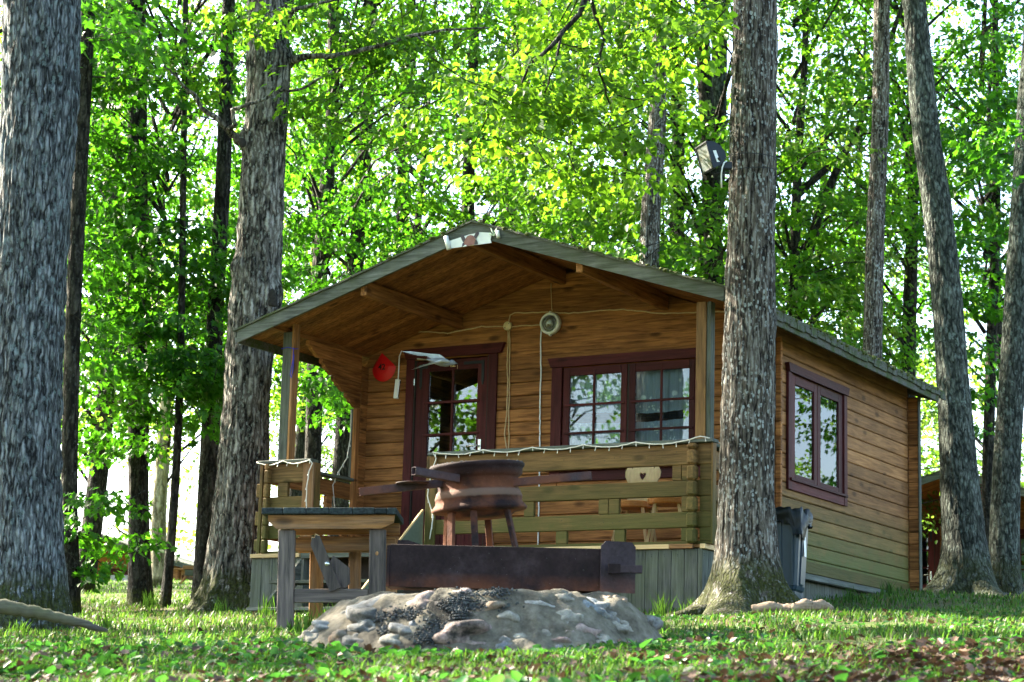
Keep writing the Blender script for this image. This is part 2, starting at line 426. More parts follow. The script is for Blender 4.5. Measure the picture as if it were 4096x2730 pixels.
M['soil'] = t.pbr(col, .95, 0, t.bump(n2, .8, .03), .1)

# ------------------------------------------------------------------ ground
def grid_ground():
    xs = np.concatenate([[-400, -200, -100, -60, -40], np.linspace(-30, -7, 30), np.arange(-6.6, 6.61, .12), np.linspace(7, 30, 30), [40, 60, 100, 200, 400]])
    ys = np.concatenate([[-60, -40, -25, -15, -8, -4, 0, 3, 5], np.arange(6, 26, .12), np.linspace(26.3, 62, 90), [66, 72, 80, 100, 140, 200, 400, 800]])
    X, Y = np.meshgrid(xs, ys); Z = ground(X, Y)
    V = np.stack([X, Y, Z], -1).reshape(-1, 3); nx = len(xs); ny = len(ys)
    i = (np.arange(ny-1)[:, None]*nx+np.arange(nx-1)[None]).ravel()
    F = np.stack([i, i+1, i+nx+1, i+nx], 1)
    return tag(np_mesh('ground', V, [F], M['soil'], smooth=True), kind='structure')
grid_ground()
# ------------------------------------------------------------------ log cabin
YAW = -.5242
CAB = Matrix.Translation((-2.4069, 19.9171, 1.6468)) @ Matrix.Rotation(YAW, 4, 'Z')
DP, YB, XL, XR, XRID, HA = 1.606, 5.36, .1, 4.69, 2.455, 2.9955
WE = 4.72; ELX, ERX, EZ = -.194, 4.98, 2.172; YF, YR = -.223, 5.5
def roofz(x): return HA-(HA-EZ)*((XRID-x)/(XRID-ELX) if x < XRID else (x-XRID)/(ERX-XRID))
LH = .1335
def text_mesh(body, size, depth, mat, name, parent, M_):
    cu = bpy.data.curves.new('t', 'FONT'); cu.body = body; cu.size = size; cu.extrude = depth; cu.align_x = 'CENTER'; cu.align_y = 'CENTER'
    cu.offset = size*.012; cu.resolution_u = 3
    to = bpy.data.objects.new('t', cu); C.objects.link(to)
    me = bpy.data.meshes.new_from_object(to.evaluated_get(bpy.context.evaluated_depsgraph_get()))
    bpy.data.objects.remove(to); me.name = name; me.materials.clear(); me.materials.append(mat)
    o = bpy.data.objects.new(name, me); C.objects.link(o)
    me.transform(M_)
    if parent: o.parent = parent
    return o
UPR = Matrix(((1, 0, 0, 0), (0, 0, -1, 0), (0, 1, 0, 0), (0, 0, 0, 1)))   # text plane xy -> xz, facing -y

def split(x0, x1, z0, z1, holes):
    out = [(x0, x1, z0, z1)]
    for hx0, hx1, hz0, hz1 in holes:
        nw = []
        for a, b, c, d in out:
            if b <= hx0 or a >= hx1 or d <= hz0 or c >= hz1: nw.append((a, b, c, d)); continue
            if a < hx0: nw.append((a, hx0, c, d))
            if b > hx1: nw.append((hx1, b, c, d))
            m0, m1 = max(a, hx0), min(b, hx1)
            if c < hz0-.012: nw.append((m0, m1, c, hz0))
            if d > hz1+.012: nw.append((m0, m1, hz1, d))
        out = nw
    return out

def build_cabin():
    root = empty('log_cabin', CAB, 'brown stained log cabin with open porch and mossy low gable roof, biggest in the picture', 'cabin', 'wooden cabins in the wood')
    jit = lambda a=.003: rnd.uniform(-a, a)
    # --- walls
    fh = [(.70, 1.61, -.1, 2.12), (2.40, 3.93, .88, 1.93)]
    z = -.05
    while z < 2.95:
        z1 = z+LH
        def xcut(zz):   # half-width of gable at height
            if zz <= 2.0: return XL, XR
            k = (HA-.06-zz)/(HA-EZ); return max(XL, XRID-(XRID-ELX)*k), min(XR, XRID+(ERX-XRID)*k)
        a, b = xcut(z); a1, b1 = xcut(z1)
        if b-a > .15:
            j = jit()
            for (x0, x1, c0, c1) in split(a, b, z, min(z1, HA-.1), fh):
                if z >= 1.9 and (x0 == a or x1 == b):
                    p = [(x0, c0), (x1, c0), (min(x1, max(b1, x0+.01)) if x1 == b else x1, c1-.002), (max(x0, min(a1, x1-.01)) if x0 == a else x0, c1-.002)]
                    MB().prism(p, 1, DP+.003+j, DP+.045).build('wall_log', M['stain_x'], root)
                else:
                    MB().box(x0, x1, DP+j, DP+.045, c0+.0022, c1-.0022, .009).build('wall_log', M['stain_x'], root)
            p = [(a, z), (b, z), (max(b1, a+.01), z1), (min(a1, b-.01), z1)]
            MB().prism(p, 1, YB-.045, YB+jit()).build('wall_log', M['stain_x'], root)
        if z1 < 2.14:
            for (x0, x1, c0, c1) in split(DP+.045, YB-.045, z, z1, [(1.95, 3.33, .77, 1.78)]):
                MB().box(XR-.045, XR+jit(), x0, x1, c0+.0022, c1-.0022, .009).build('wall_log', M['sidewall'], root)
            MB().box(XL, XL+.045, DP+.045, YB-.045, z, z1-.001, .007).build('wall_log', M['stain_y'], root)
            # crossed log ends at the corners
            MB().box(XR+.004, XR+.115, YB-.05, YB-.004, z+.001, z1-.002, .006).build('log_end', M['stain_x'], root)
            MB().box(XR+.004, XR+.06, DP-.002, DP+.04, z+.001, z1-.002, .006).build('log_end', M['stain_x'], root)
            MB().box(XL+.001, XL+.045, DP-.13, DP-.004, z+.001, z1-.002, .006).build('log_end', M['stain_y'], root)
            MB().box(XR-.046, XR-.004, DP-.1, DP-.004, z+.001, z1-.002, .006).build('log_end', M['stain_y'], root)
        z = z1
    # upper side logs under the eave
    MB().box(XR-.045, XR, DP+.045, YB-.045, z*0+2.087, 2.2, .005).build('wall_log', M['sidewall'], root)
    MB().box(XL, XL+.045, DP+.045, YB-.045, 2.087, 2.2, .005).build('wall_log', M['stain_y'], root)
    MB().box(XR+.116, XR+.13, YB-.06, YB+.01, -.1, 2.1).build('corner_trim', M['grey_z'], root)
    # scalloped porch brackets either side
    steps = [(2.04, 2.185, .52), (1.90, 2.04, .76), (1.765, 1.90, .98), (1.63, 1.765, 1.22)]
    for xa in (XL, XR-.045):
        MB().box(xa, xa+.045, -.12, DP-.003, 2.185, 2.32 if xa < 1 else 2.3, .006).build('wall_plate', M['stain_y'], root)
        for (c0, c1, ys) in steps:
            pr = [(ys, c1-.002), (ys, c1-.045), (ys+.05, c1-.06), (ys+.06, c1-.085), (ys+.11, c0+.035), (ys+.16, c0+.002), (DP-.14, c0+.002), (DP-.14, c1-.002)]
            MB().prism(pr, 0, xa, xa+.045).build('carved_log_end', M['stain_y'], root)
    # vertical edging on the left wall end
    MB().box(XL-.03, XL-.002, DP-.2, DP-.12, .92, 1.63).build('corner_trim', M['grey_z'], root)
    MB().box(XL, XL+.045, DP-.2, DP-.132, .02, 1.63).build('corner_post', M['stain_z'], root)
    # --- roof
    y = YF+.03; k = 0
    while y < YR-.05:
        w = .108 if y < 2.2 else .35
        y1 = min(y+w, YR-.02)
        for sgn in (-1, 1):
            xe = ELX+.02 if sgn < 0 else ERX-.02
            ze = roofz(xe)
            o = -.03
            p = [(XRID, HA+o-.018), (xe, ze+o-.018), (xe, ze+o), (XRID, HA+o)]
            m = MB().prism(p, 1, y+.002, y1-.002); m.build('roof_board', M['stain_x'], root)
        y = y1
    for sgn, xe in ((-1, ELX), (1, ERX)):
        p = [(XRID, HA), (xe, EZ), (xe, EZ-.105), (xe+(.02 if sgn < 0 else -.02), EZ-.125), (xe+sgn*-.03, EZ-.118), (XRID, HA-.135)]
        MB().prism(p, 1, YF, YF+.028).build('barge_board', M['barge'], root)
        MB().prism([(a, b) for a, b in p], 1, YR-.028, YR).build('barge_board', M['barge'], root)
        # felt sheet with ragged edge
        n = 90; m = MB(); vs = []
        for j, yy in enumerate([YF-.022+.01*0]+list(np.linspace(YF, YR, n))+[YR+.02]):
            for i in range(41):
                t_ = i/40; x = XRID+(xe+sgn*.03-XRID)*t_
                zz = HA+.010+(roofz(xe)-HA)*(x-XRID)/(xe-XRID)+.006*float(vnoise(x*6, yy*6, 0, 1))
                ee = (.008*float(vnoise(x*9, 0, 3, 5)) if j == 0 else 0)
                vs.append((x, yy+ee, zz))
        ny = n+2; nb = len(vs); vs += [(a, b, c-.018) for a, b, c in vs]
        fs = []
        for j in range(ny-1):
            for i in range(40):
                a = j*41+i; q = [a, a+1, a+42, a+41]
                fs.append(q if sgn > 0 else q[::-1]); q2 = [t2+nb for t2 in q]; fs.append(q2[::-1] if sgn > 0 else q2)
        bd = [i for i in range(41)]+[j*41+40 for j in range(1, ny)]+[(ny-1)*41+i for i in range(39, -1, -1)]
        for a, b in zip(bd[:-1], bd[1:]):
            q = [a, b, b+nb, a+nb]; fs.append(q)
        m.add(vs, fs); m.build('roof_felt', M['felt'], root)
    # eave board and shingle tabs, right and left
    for xe, sg in ((ERX, 1), (ELX, -1)):
        MB().box(xe-.015*sg, xe+.008*sg, YF+.03, YR-.03, EZ-.125, EZ-.02, .003).build('eave_board', M['felt'], root)
        yy = YF
        while yy < YR:
            w = rnd.uniform(.14, .2); dz = rnd.uniform(.0, .03)
            MB().box(xe+.009*sg, xe+.028*sg, yy, yy+w-.012, EZ-.055-dz, EZ+.012, .004).build('shingle', M['felt'], root); yy += w
    m = MB()
    for i in range(420):   # moss cushions on the roof edges
        side = rnd.random()
        if side < .55: x, yy, zz = ERX+rnd.uniform(-.02, .03), rnd.uniform(YF, YR), EZ+rnd.uniform(-.02, .02)
        elif side < .8:
            x = rnd.uniform(XRID-.2, ERX); yy = YF+rnd.uniform(-.02, .1); zz = roofz(x)+.012
        else:
            x = rnd.uniform(ELX, XRID); yy = YF+rnd.uniform(-.02, .1); zz = roofz(x)+.012
        r = rnd.uniform(.008, .022); m.blob((x, yy, zz), (r*1.5, r*1.6, r*.8), i, .4, sub=(6, 4))
    tag(m.build('roof_moss', M['moss'], root, True), kind='stuff')
    m = MB()
    for a, b in ((.21, .21), (.48, .48), (.77, .77)):
        for x in (2.0, 2.02, 2.55, 3.34, 3.75, 3.85, 3.91, 4.45, 4.55, .25, .56, .62):
            m.blob((x+rnd.uniform(-.01, .01), -.001, a+rnd.uniform(-.03, .03)), (.004, .0015, .004), 0, 0, sub=(5, 3))
    for k in range(70):
        m.blob((rnd.uniform(XL+.2, XR-.1), DP-.001, rnd.uniform(.1, 2.2)), (.003, .0015, .003), 0, 0, sub=(5, 3))
        m.blob((XR+.002, rnd.uniform(DP+.1, YB-.1), rnd.uniform(.05, 2.0)), (.0015, .004, .004), 0, 0, sub=(5, 3))
    x = -.02
    while x < WE:
        if x < .6 or x > 1.9:
            for zz in (-.085, -.1): m.blob((x+.06, -.031, zz), (.004, .0015, .004), 0, 0, sub=(5, 3))
        x += .1235
    tag(m.build('nail_heads', M['iron'], root), kind='stuff')
    # purlins
    for (px, z1, z0) in ((1.24, 2.66-.06, 2.52-.06), (2.42, 2.94, 2.80), (3.55, 2.60, 2.46)):
        zt = min(z1, min(roofz(px-.035), roofz(px+.035))-.052)
        MB().box(px-.035, px+.035, -.17, DP-.004, zt-.145, zt, .006).build('purlin', M['stain_y'], root)
    # --- deck
    y = -.02
    while y < DP-.01:
        y1 = min(y+.118, DP-.004)
        MB().box(.02, WE-.02, y+.003, y1-.003, -.028, 0).build('deck_board', M['brown_x'], root); y = y1
    for a, b, mt in ((-.02, .56, 'pine_x'), (1.9, 3.2, 'pine_x'), (3.2, 4.42, 'pine_x'), (4.42, 4.64, 'brown_x')):
        MB().box(a, b-.004, -.06, -.022, -.038, .0).build('deck_edging', M[mt], root)
    MB().box(.565, 1.895, -.05, -.022, -.05, .0).build('deck_edging', M['grey_x'], root)
    MB().box(WE-.019, WE+.03, -.05, DP, -.04, 0).build('deck_edging', M['pine_y'], root)
    x = -.02
    while x < WE:
        x1 = min(x+.1235, WE)
        if x1 < .6 or x > 1.9:
            MB().box(x+.002, x1-.002, -.03, -.01, -.75, -.04+jit(.002)).build('skirt_board', M['grey_z'], root)
        x = x1
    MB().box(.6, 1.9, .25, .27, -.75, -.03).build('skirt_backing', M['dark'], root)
    for xx in (.59, 1.91): MB().box(xx-.01, xx+.01, -.01, .25, -.75, -.03).build('skirt_backing', M['grey_z'], root)
    y = -.03
    while y < YB:
        y1 = min(y+.1235, YB)
        xo = WE if y < DP else XR-.03
        MB().box(xo-.02, xo, y+.002, y1-.002, -.75, -.045).build('skirt_board', M['grey_z'], root)
        MB().box(XL-.1 if y < DP else XL, (XL-.08 if y < DP else XL+.02), y+.002, y1-.002, -.9, -.045).build('skirt_board', M['grey_z'], root)
        y = y1
    MB().prism([(XR-.005, -.045), (XR+.05, -.115), (XR+.035, -.125), (XR-.005, -.06)], 1, DP, YB+.02).build('base_board', M['grey_y'], root)
    MB().box(XR-.004, XR+.014, DP+.05, YB-.06, -.05, .06).build('base_board', M['rail_y'], root)
    MB().box(XL+.05, XR-.05, DP+.05, YB-.05, -.06, -.03).build('inner_floor', M['brown_x'], root)
    # --- stairs
    for (yy, zz) in ((-.45, -.29), (-.77, -.56)):
        MB().box(.52, 1.86, yy-.02, yy+.2, zz-.03, zz).build('stair_tread', M['grey_x'], root)
    MB().box(.54, .82, -.74, -.6, -.68, -.592).build('stair_block', M['brown_x'], root)
    for xx in (.56, 1.8):
        p = [(-.06, -.06), (-.06, -.27), (-.9, -.95), (-.98, -.86)]
        MB().prism(p, 0, xx, xx+.028).build('stringer', M['grey_y'], root)
    p = [(-.02, .36), (-.02, -.02), (-.32, -.28), (-.98, -.5), (-.99, -.46)]
    MB().prism(p, 0, 1.885, 1.905).build('stair_side_panel', M['panelgreen'], root)
    m = MB(); m.tube([(1.895, -.02, .372), (1.895, -.99, -.45)], .011, 4); m.build('panel_edge', M['pine_y'], root)
    # --- porch rails
    logs = [(.145, .28), (.415, .55), (.685, .865)]
    def front_rail(x0, x1):
        for a, b in logs: MB().box(x0, x1, 0, .045, a, b, .006).build('rail_log', M['rail_x'], root)
        MB().box(x0-.03, x1+.03, -.045, .085, .87, .9, .005).build('rail_cap', M['grey_x'], root)
        MB().box(x0, x1, 0, .045, .003, .03, .003).build('rail_log', M['rail_x'], root)
    front_rail(1.97, WE+.06); front_rail(.02, .6)
    for (a, b, c0, c1) in ((4.41, 4.495, .552, .683), (4.5, 4.578, .552, .683), (4.5, 4.578, .282, .413), (4.5, 4.578, .032, .143), (3.70, 3.795, .282, .413), (3.80, 3.90, .282, .413), (3.86, 3.96, .032, .143), (3.28, 3.39, .032, .143),
                           (2.95, 3.05, .282, .413), (2.5, 2.6, .552, .683), (.22, .34, .552, .683), (.18, .3, .282, .413)):
        MB().box(a, b, .002, .043, c0, c1, .004).build('spacer_block', M['rail_x'], root)
    for (a, b) in ((4.672, 4.79), (-.03, .08)):
        z0 = .03
        for i in range(3):
            MB().box(a, b, .002, .043, (.032, .282, .552)[i], (.143, .413, .683)[i], .004).build('spacer_block', M['rail_x'], root)
    for xa in (4.58, .105):
        z0 = .003
        while z0 < .86:
            z1 = min(z0+.1345, .866)
            if xa > 1: MB().box(xa, xa+.088, -.09, -.003, z0, z1-.003, .02).build('rail_log_end', M['rail_y'], root)
            else: MB().box(xa, xa+.05, -.07, -.003, z0, z1-.003, .01).build('rail_log_end', M['rail_y'], root)
            z0 = z1
    MB().box(WE+.062, WE+.08, -.012, .06, .0, .866).build('corner_trim', M['rail_z'], root)
    MB().box(.02, .055, -.02, -.002, .0, .866).build('corner_trim', M['rail_z'], root)
    # rail end posts at the stairs
    MB().box(.53, .655, -.025, -.002, .0, .866).build('rail_post', M['brown_z'], root)
    MB().box(.603, .66, .0, .09, .0, .866).build('rail_post', M['rail_z'], root)
    MB().box(1.92, 1.968, -.02, .09, .0, .866).build('rail_post', M['rail_z'], root)
    MB().box(1.97, 2.03, -.025, -.002, .0, .866).build('rail_post', M['rail_z'], root)
    for xs in (.055, 4.62):
        for a, b in logs[:]: MB().box(xs, xs+.045, .047, DP-.14, a, b-(.0 if b < .8 else .02), .006).build('rail_log', M['rail_y'] if xs > 1 else M['stain_y'], root)
        MB().box(xs-.03, xs+.09, .086, DP-.14, .87, .9, .005).build('rail_cap', M['grey_y'], root)
        for yy, c0, c1 in ((.4, .282, .413), (1.0, .552, .683), (1.3, .282, .413), (.8, .032, .143)):
            MB().box(xs+.002, xs+.043, yy, yy+.1, c0, c1, .004).build('spacer_block', M['rail_y'] if xs > 1 else M['stain_y'], root)
    # posts
    MB().box(.13, .235, .1, .2, .9, 2.185, .004).build('porch_post', M['grey_z'], root)
    MB().box(.236, .262, .1, .2, .9, 2.3, .003).build('porch_post', M['brown_z'], root)
    MB().box(4.575, 4.672, .1, .2, .9, 2.13, .004).build('porch_post', M['rail_z'], root)
    MB().box(4.673, 4.715, .11, .19, .9, 2.13, .003).build('porch_post', M['grey_z'], root)
    # --- door
    mz = M['maroon_z']; mx_ = M['maroon_x']
    f = MB(); f.box(.62, .715, DP-.028, DP-.003, 0, 2.13); fo = f.build('door_frame', mz, root)
    MB().box(1.60, 1.70, DP-.028, DP-.003, 0, 2.13).build('jamb', mz, fo)
    MB().prism([(.585, 2.235), (.62, 2.133), (1.745, 2.133), (1.785, 2.235)], 1, DP-.045, DP-.003).build('header', mx_, fo)
    MB().box(.716, .73, DP-.02, DP+.04, 0, 2.12).build('jamb', M['dark'], fo)
    MB().box(1.585, 1.599, DP-.02, DP+.04, 0, 2.12).build('jamb', M['dark'], fo)
    yd = DP-.004
    df = MB(); dr = df.box(.735, .885, yd, yd+.04, .01, 2.105).build('door', mz, root)
    MB().box(1.465, 1.582, yd, yd+.04, .01, 2.105).build('stile', mz, dr)
    for a, b in ((1.995, 2.105), (.86, 1.015), (.01, .16)):
        MB().box(.886, 1.464, yd, yd+.04, a, b).build('rail', mx_, dr)
    x = .887
    while x < 1.46:
        MB().box(x, min(x+.094, 1.463), yd+.008, yd+.032, .161, .859, .006).build('panel_board', mz, dr); x += .096
    for a, b in ((.886, 1.163), (1.187, 1.464)):
        for c0, c1 in ((1.016, 1.325), (1.35, 1.655), (1.68, 1.994)):
            MB().box(a, b, yd+.02, yd+.024, c0, c1, .0005).build('pane', M['glass'], dr)
    MB().box(1.163, 1.187, yd-.006, yd+.018, 1.0, 2.01).build('muntin', mz, dr)
    for zz in (1.337, 1.667): MB().box(.84, 1.50, yd-.018, yd-.007, zz-.012, zz+.012).build('muntin', mx_, dr)
    hz = 2.06
    MB().box(1.30, 1.545, yd-.008, yd-.002, hz-.02, hz+.012, .002).box(1.51, 1.545, yd-.009, yd-.001, hz-.21, hz+.015, .002).box(1.517, 1.538, yd-.008, yd-.002, hz-.235, hz-.2, .002).build('hinge', M['iron'], dr)
    MB().box(.775, .805, yd-.008, yd-.002, 1.84, 2.06, .002).box(.782, .798, yd-.008, yd-.002, 1.815, 1.85).box(.76, .87, yd-.0085, yd-.001, 2.03, 2.07, .002).build('hinge', M['iron'], dr)
    MB().box(1.495, 1.53, yd-.01, yd-.001, 1.1, 1.27, .003).build('handle_plate', M['steel'], dr)
    MB().tube([(1.512, yd-.01, 1.2), (1.512, yd-.05, 1.2), (1.505, yd-.055, 1.2), (1.39, yd-.055, 1.195)], .009, 8).build('handle', M['steel'], dr, True)
    text_mesh('42', .085, .003, M['brass'], 'house_number', dr, Matrix.Translation((1.165, yd-.012, 2.052)) @ UPR)
    MB().box(1.222, 1.226, yd-.006, yd-.001, 2.0, 2.045).build('number_nail', M['brass'], dr)
    for zz in (1.85, 1.9): pass
    MB().tube([(.722, DP-.024, 1.86), (.722, DP-.024, 1.93)], .007, 8).build('hinge_pin', M['steel'], fo)
    # --- front window
    def window(name, P, cols, frame_t, zlo, zhi, x0, x1, lites, z0, z1, munts, ax='x'):
        """P maps (a, out, z) -> local point; built as front window then mapped"""
        pass
    wf = MB().box(2.33, 2.445, DP-.03, DP-.003, .80, 1.935).build('window', mz, root)
    MB().box(3.885, 4.0, DP-.03, DP-.003, .80, 1.935).build('frame', mz, wf)
    MB().prism([(2.29, 2.03), (2.325, 1.938), (4.005, 1.938), (4.045, 2.03)], 1, DP-.048, DP-.003).build('frame', mx_, wf)
    MB().box(2.3, 4.03, DP-.07, DP-.031, .90, .935).build('sill', mx_, wf)
    MB().box(2.446, 3.884, DP-.026, DP-.003, .80, .899).build('frame', mx_, wf)
    ys = DP-.012
    for (a, b, l0, l1, m0) in ((2.455, 3.155, 2.525, 3.09, 2.797), (3.178, 3.875, 3.245, 3.815, 3.525)):
        MB().box(a, l0, ys, ys+.035, .94, 1.93).build('sash', mz, wf); MB().box(l1, b, ys, ys+.035, .94, 1.93).build('sash', mz, wf)
        MB().box(l0+.001, l1-.001, ys, ys+.035, 1.848, 1.93).build('sash', mx_, wf); MB().box(l0+.001, l1-.001, ys, ys+.035, .94, 1.0).build('sash', mx_, wf)
        for p0, p1 in ((l0, m0-.012), (m0+.012, l1)):
            for c0, c1 in ((1.0, 1.262), (1.285, 1.54), (1.563, 1.848)):
                MB().box(p0+.001, p1-.001, ys+.016, ys+.02, c0, c1, .0005).build('pane', M['glass'], wf)
        MB().box(m0-.012, m0+.012, ys-.004, ys+.014, .96, 1.9).build('muntin', mz, wf)
        for zz in (1.2735, 1.5515): MB().box(l0-.045, l1+.045, ys-.016, ys-.005, zz-.012, zz+.012).build('muntin', mx_, wf)
    MB().box(3.157, 3.176, ys+.005, ys+.03, .94, 1.93).build('sash', M['dark'], wf)
    def curtain(o, x0, x1, z0, z1, y, parent, name='curtain', axis='x', sag=.02):
        nx = 60; vs = []; fs = []
        for j in range(3):
            for i in range(nx+1):
                a = x0+(x1-x0)*i/nx; w = .012*sin(i*.9)+.008*sin(i*2.3+1)
                zz = z0+(z1-z0)*j/2
                if j == 0: zz += sag*sin(i*.11+.5)
                if j == 2: zz += sag*.8*sin(i*.08+2)
                vs.append((a, y+w, zz) if axis == 'x' else (y-w, a, zz))
        for j in range(2):
            for i in range(nx): q = j*(nx+1)+i; fs.append((q, q+1, q+nx+2, q+nx+1))
        MB().add(vs, fs).build(name, M['lace'], parent, True)
    curtain(0, 2.42, 3.92, 1.47, 1.93, DP+.1, wf); curtain(0, 2.42, 3.92, .95, 1.385, DP+.11, wf)
    # --- side window
    xs = XR
    my = M['maroon_y']
    sw = MB().box(xs+.003, xs+.03, 1.87, 1.955, .69, 1.80).build('window', mz, root)
    MB().box(xs+.003, xs+.03, 3.325, 3.41, .69, 1.80).build('frame', mz, sw)
    v_ = [(1.84, 1.885), (1.87, 1.803), (3.41, 1.803), (3.44, 1.885)]
    MB().prism(v_, 0, xs+.003, xs+.045).build('frame', my, sw)
    MB().box(xs+.003, xs+.026, 1.956, 3.324, .69, .775).build('frame', my, sw)
    MB().box(xs+.0, xs+.05, 1.9, 3.38, .775, .8).build('sill', my, sw)
    for (a, b, l0, l1) in ((1.965, 2.635, 2.07, 2.555), (2.645, 3.315, 2.725, 3.21)):
        MB().box(xs-.02, xs+.012, a, l0, .802, 1.795).build('sash', mz, sw); MB().box(xs-.02, xs+.012, l1, b, .802, 1.795).build('sash', mz, sw)
        MB().box(xs-.02, xs+.012, l0+.001, l1-.001, 1.71, 1.795).build('sash', my, sw); MB().box(xs-.02, xs+.012, l0+.001, l1-.001, .802, .852).build('sash', my, sw)
        MB().box(xs-.006, xs-.002, l0, l1, .852, 1.71, .0005).build('pane', M['glass'], sw)
    curtain(0, 1.98, 3.3, 1.36, 1.78, xs-.1, sw, axis='y'); curtain(0, 1.98, 3.3, .8, 1.25, xs-.11, sw, axis='y')
    return root
cabin = build_cabin()

# ------------------------------------------------------------------ things fixed to, or hanging in, the porch
def LP(p): return CAB @ Vector(p)
def at_cab(p): return CAB @ Matrix.Translation(p)
# second cabin (number 41) and a third far off
def place_copy(apex_uvY, yaw, label, skip, number=None):
    a = W(*apex_uvY); c = copy_tree(cabin, None, skip)
    Rz = Matrix.Rotation(yaw, 4, 'Z'); off = Rz @ Vector((XRID, YF, HA))
    c.matrix_world = Matrix.Translation(a-off) @ Rz; c['label'] = label
    if number:
        for ch in c.children:
            if ch.name.startswith('door') and 'frame' not in ch.name:
                text_mesh(number, .085, .003, M['brass'], 'house_number', ch, Matrix.Translation((1.165, DP-.016, 2.052)) @ UPR)
    return c
CAB41 = place_copy((3800, 1871, 37.5), -.50, 'dark brown log cabin numbered 41 half hidden behind two tree trunks at the right edge', ('house_number',), '41')
CABF = place_copy((500, 2110, 62), -.35, 'far orange brown cabin with a bright window low between the trunks at left', ('house_number',))
_r = Matrix.Rotation(-.2, 4, 'Z'); CABF.matrix_world = Matrix.Translation(W(425, 2300, 62)-(_r @ Vector((2.4, 1.6, 1.85)))) @ _r

# round bulkhead lamp
Mx = at_cab((2.305, DP-.002, 2.385)) @ Matrix.Rotation(pi/2, 4, 'X')
lamp = empty('wall_lamp', Mx, 'round glass bulkhead lamp with white ring on the porch wall', 'lamp')
MB().lathe([(.0, .0), (.105, .0), (.112, .01), (.112, .045), (.104, .062), (.088, .062), (.085, .05), (.0, .046)], 40).build('ring', M['white'], lamp, True)
MB().lathe([(.086, .05), (.075, .075), (.05, .095), (.02, .104), (.0, .105)], 32).build('glass_cover', M['glass'], lamp, True)
MB().lathe([(.0, .048), (.084, .049), (.07, .05)], 24).build('reflector', M['steel'], lamp, True)
MB().blob((.01, .01, .07), (.024, .024, .022), 1, .05).build('bulb', M['white'], lamp, True)
MB().box(-.009, .009, .105, .125, .01, .05).box(-.009, .009, -.125, -.105, .01, .05).build('clip', M['white'], lamp)
Mx = at_cab((1.81, DP-.002, 2.40)) @ Matrix.Rotation(pi/2, 4, 'X')
jb = empty('junction_box', Mx, 'small cream round junction box on the porch wall left of the lamp', 'electrical box')
MB().lathe([(0, 0), (.046, 0), (.046, .03), (.04, .036), (0, .036)], 24).build('body', M['cream'], jb, True)
MB().lathe([(0, .03), (.006, .03), (.006, .04), (0, .04)], 8, Matrix.Translation((.022, .02, 0))).lathe([(0, .03), (.006, .03), (.006, .04), (0, .04)], 8, Matrix.Translation((-.022, -.02, 0))).build('screw', M['steel'], jb)
def wallcable(pts, label, mat='cable', r=.0065, name='cable'):
    p = [Vector((x, DP-.012+rnd.uniform(-.002, .002), z)) for x, z in pts]
    q = []
    for a, b in zip(p[:-1], p[1:]):
        n = max(2, int((b-a).length/.05))
        for i in range(n): q.append(a.lerp(b, i/n)+Vector((rnd.uniform(-.003, .003), 0, rnd.uniform(-.004, .004))))
    q.append(p[-1])
    o = MB().tube(q, r, 6).build(name, M[mat], None, True); o.matrix_world = CAB
    return tag(o, label, 'cable', 'cables on the porch wall')
wallcable([(.12, 2.25), (.45, 2.41), (.8, 2.42), (1.1, 2.38), (1.5, 2.42), (1.765, 2.40)], 'thin beige cable running left from the junction box to the wall corner')
wallcable([(1.855, 2.395), (2.19, 2.385)], 'short beige cable between junction box and round lamp')
wallcable([(1.815, 2.445), (1.83, 2.51), (1.88, 2.53), (2.25, 2.51), (2.5, 2.48), (2.8, 2.48), (3.1, 2.47), (3.5, 2.4), (3.9, 2.38), (4.2, 2.36), (4.55, 2.26)], 'long beige cable running right across the gable above the window')
wallcable([(2.29, 2.8), (2.30, 2.62), (2.31, 2.51)], 'short thin cable dropping from the ridge beam to the lamp', r=.004)
wallcable([(2.195, 2.34), (2.19, 2.2), (2.2, 1.9), (2.2, 1.5), (2.21, 1.1), (2.215, .6), (2.215, .05)], 'straight white cable dropping from the lamp down to the deck', 'white', .0075)
o_ = wallcable([(1.81, 2.355), (1.815, 2.2), (1.81, 2.0), (1.825, 1.8), (1.82, 1.5), (1.80, 1.3), (1.83, 1.17), (1.835, 1.1)], 'left one of two beige cables hanging from the junction box')
o_ = wallcable([(1.825, 2.355), (1.835, 2.2), (1.835, 2.0), (1.845, 1.75), (1.845, 1.4), (1.86, 1.25), (1.85, 1.1), (1.84, 1.02)], 'right one of two beige cables hanging from the junction box')

# hanging power strip
ps = empty('power_strip', at_cab((.555, DP-.1, 1.72)), 'white multi socket strip hanging on its cord left of the door', 'power strip')
tilt = Matrix.Rotation(.09, 4, 'Y')
MB().box(-.025, .025, -.02, .02, 0, .2, .006, tilt).build('body', M['white'], ps)
MB().box(.0255, .0285, -.013, .013, .01, .17, .002, tilt).build('socket_face', M['steel'], ps)
MB().box(.026, .032, -.012, .012, .155, .185, .003, tilt).build('switch', M['black'], ps)
MB().tube([tilt @ Vector((0, 0, .2)), (.02, 0, .26), (.02, 0, .36), (.022, .0, .44), (.034, .02, .5)], .006, 8).build('cord', M['white'], ps, True)
# red fire bucket
Mb = at_cab((.335, DP-.012, 1.945))
bk = empty('fire_bucket', Mb, 'red cone shaped fire bucket with black 42 hanging left of the door', 'bucket')
m = MB(); vs = []; fs = []
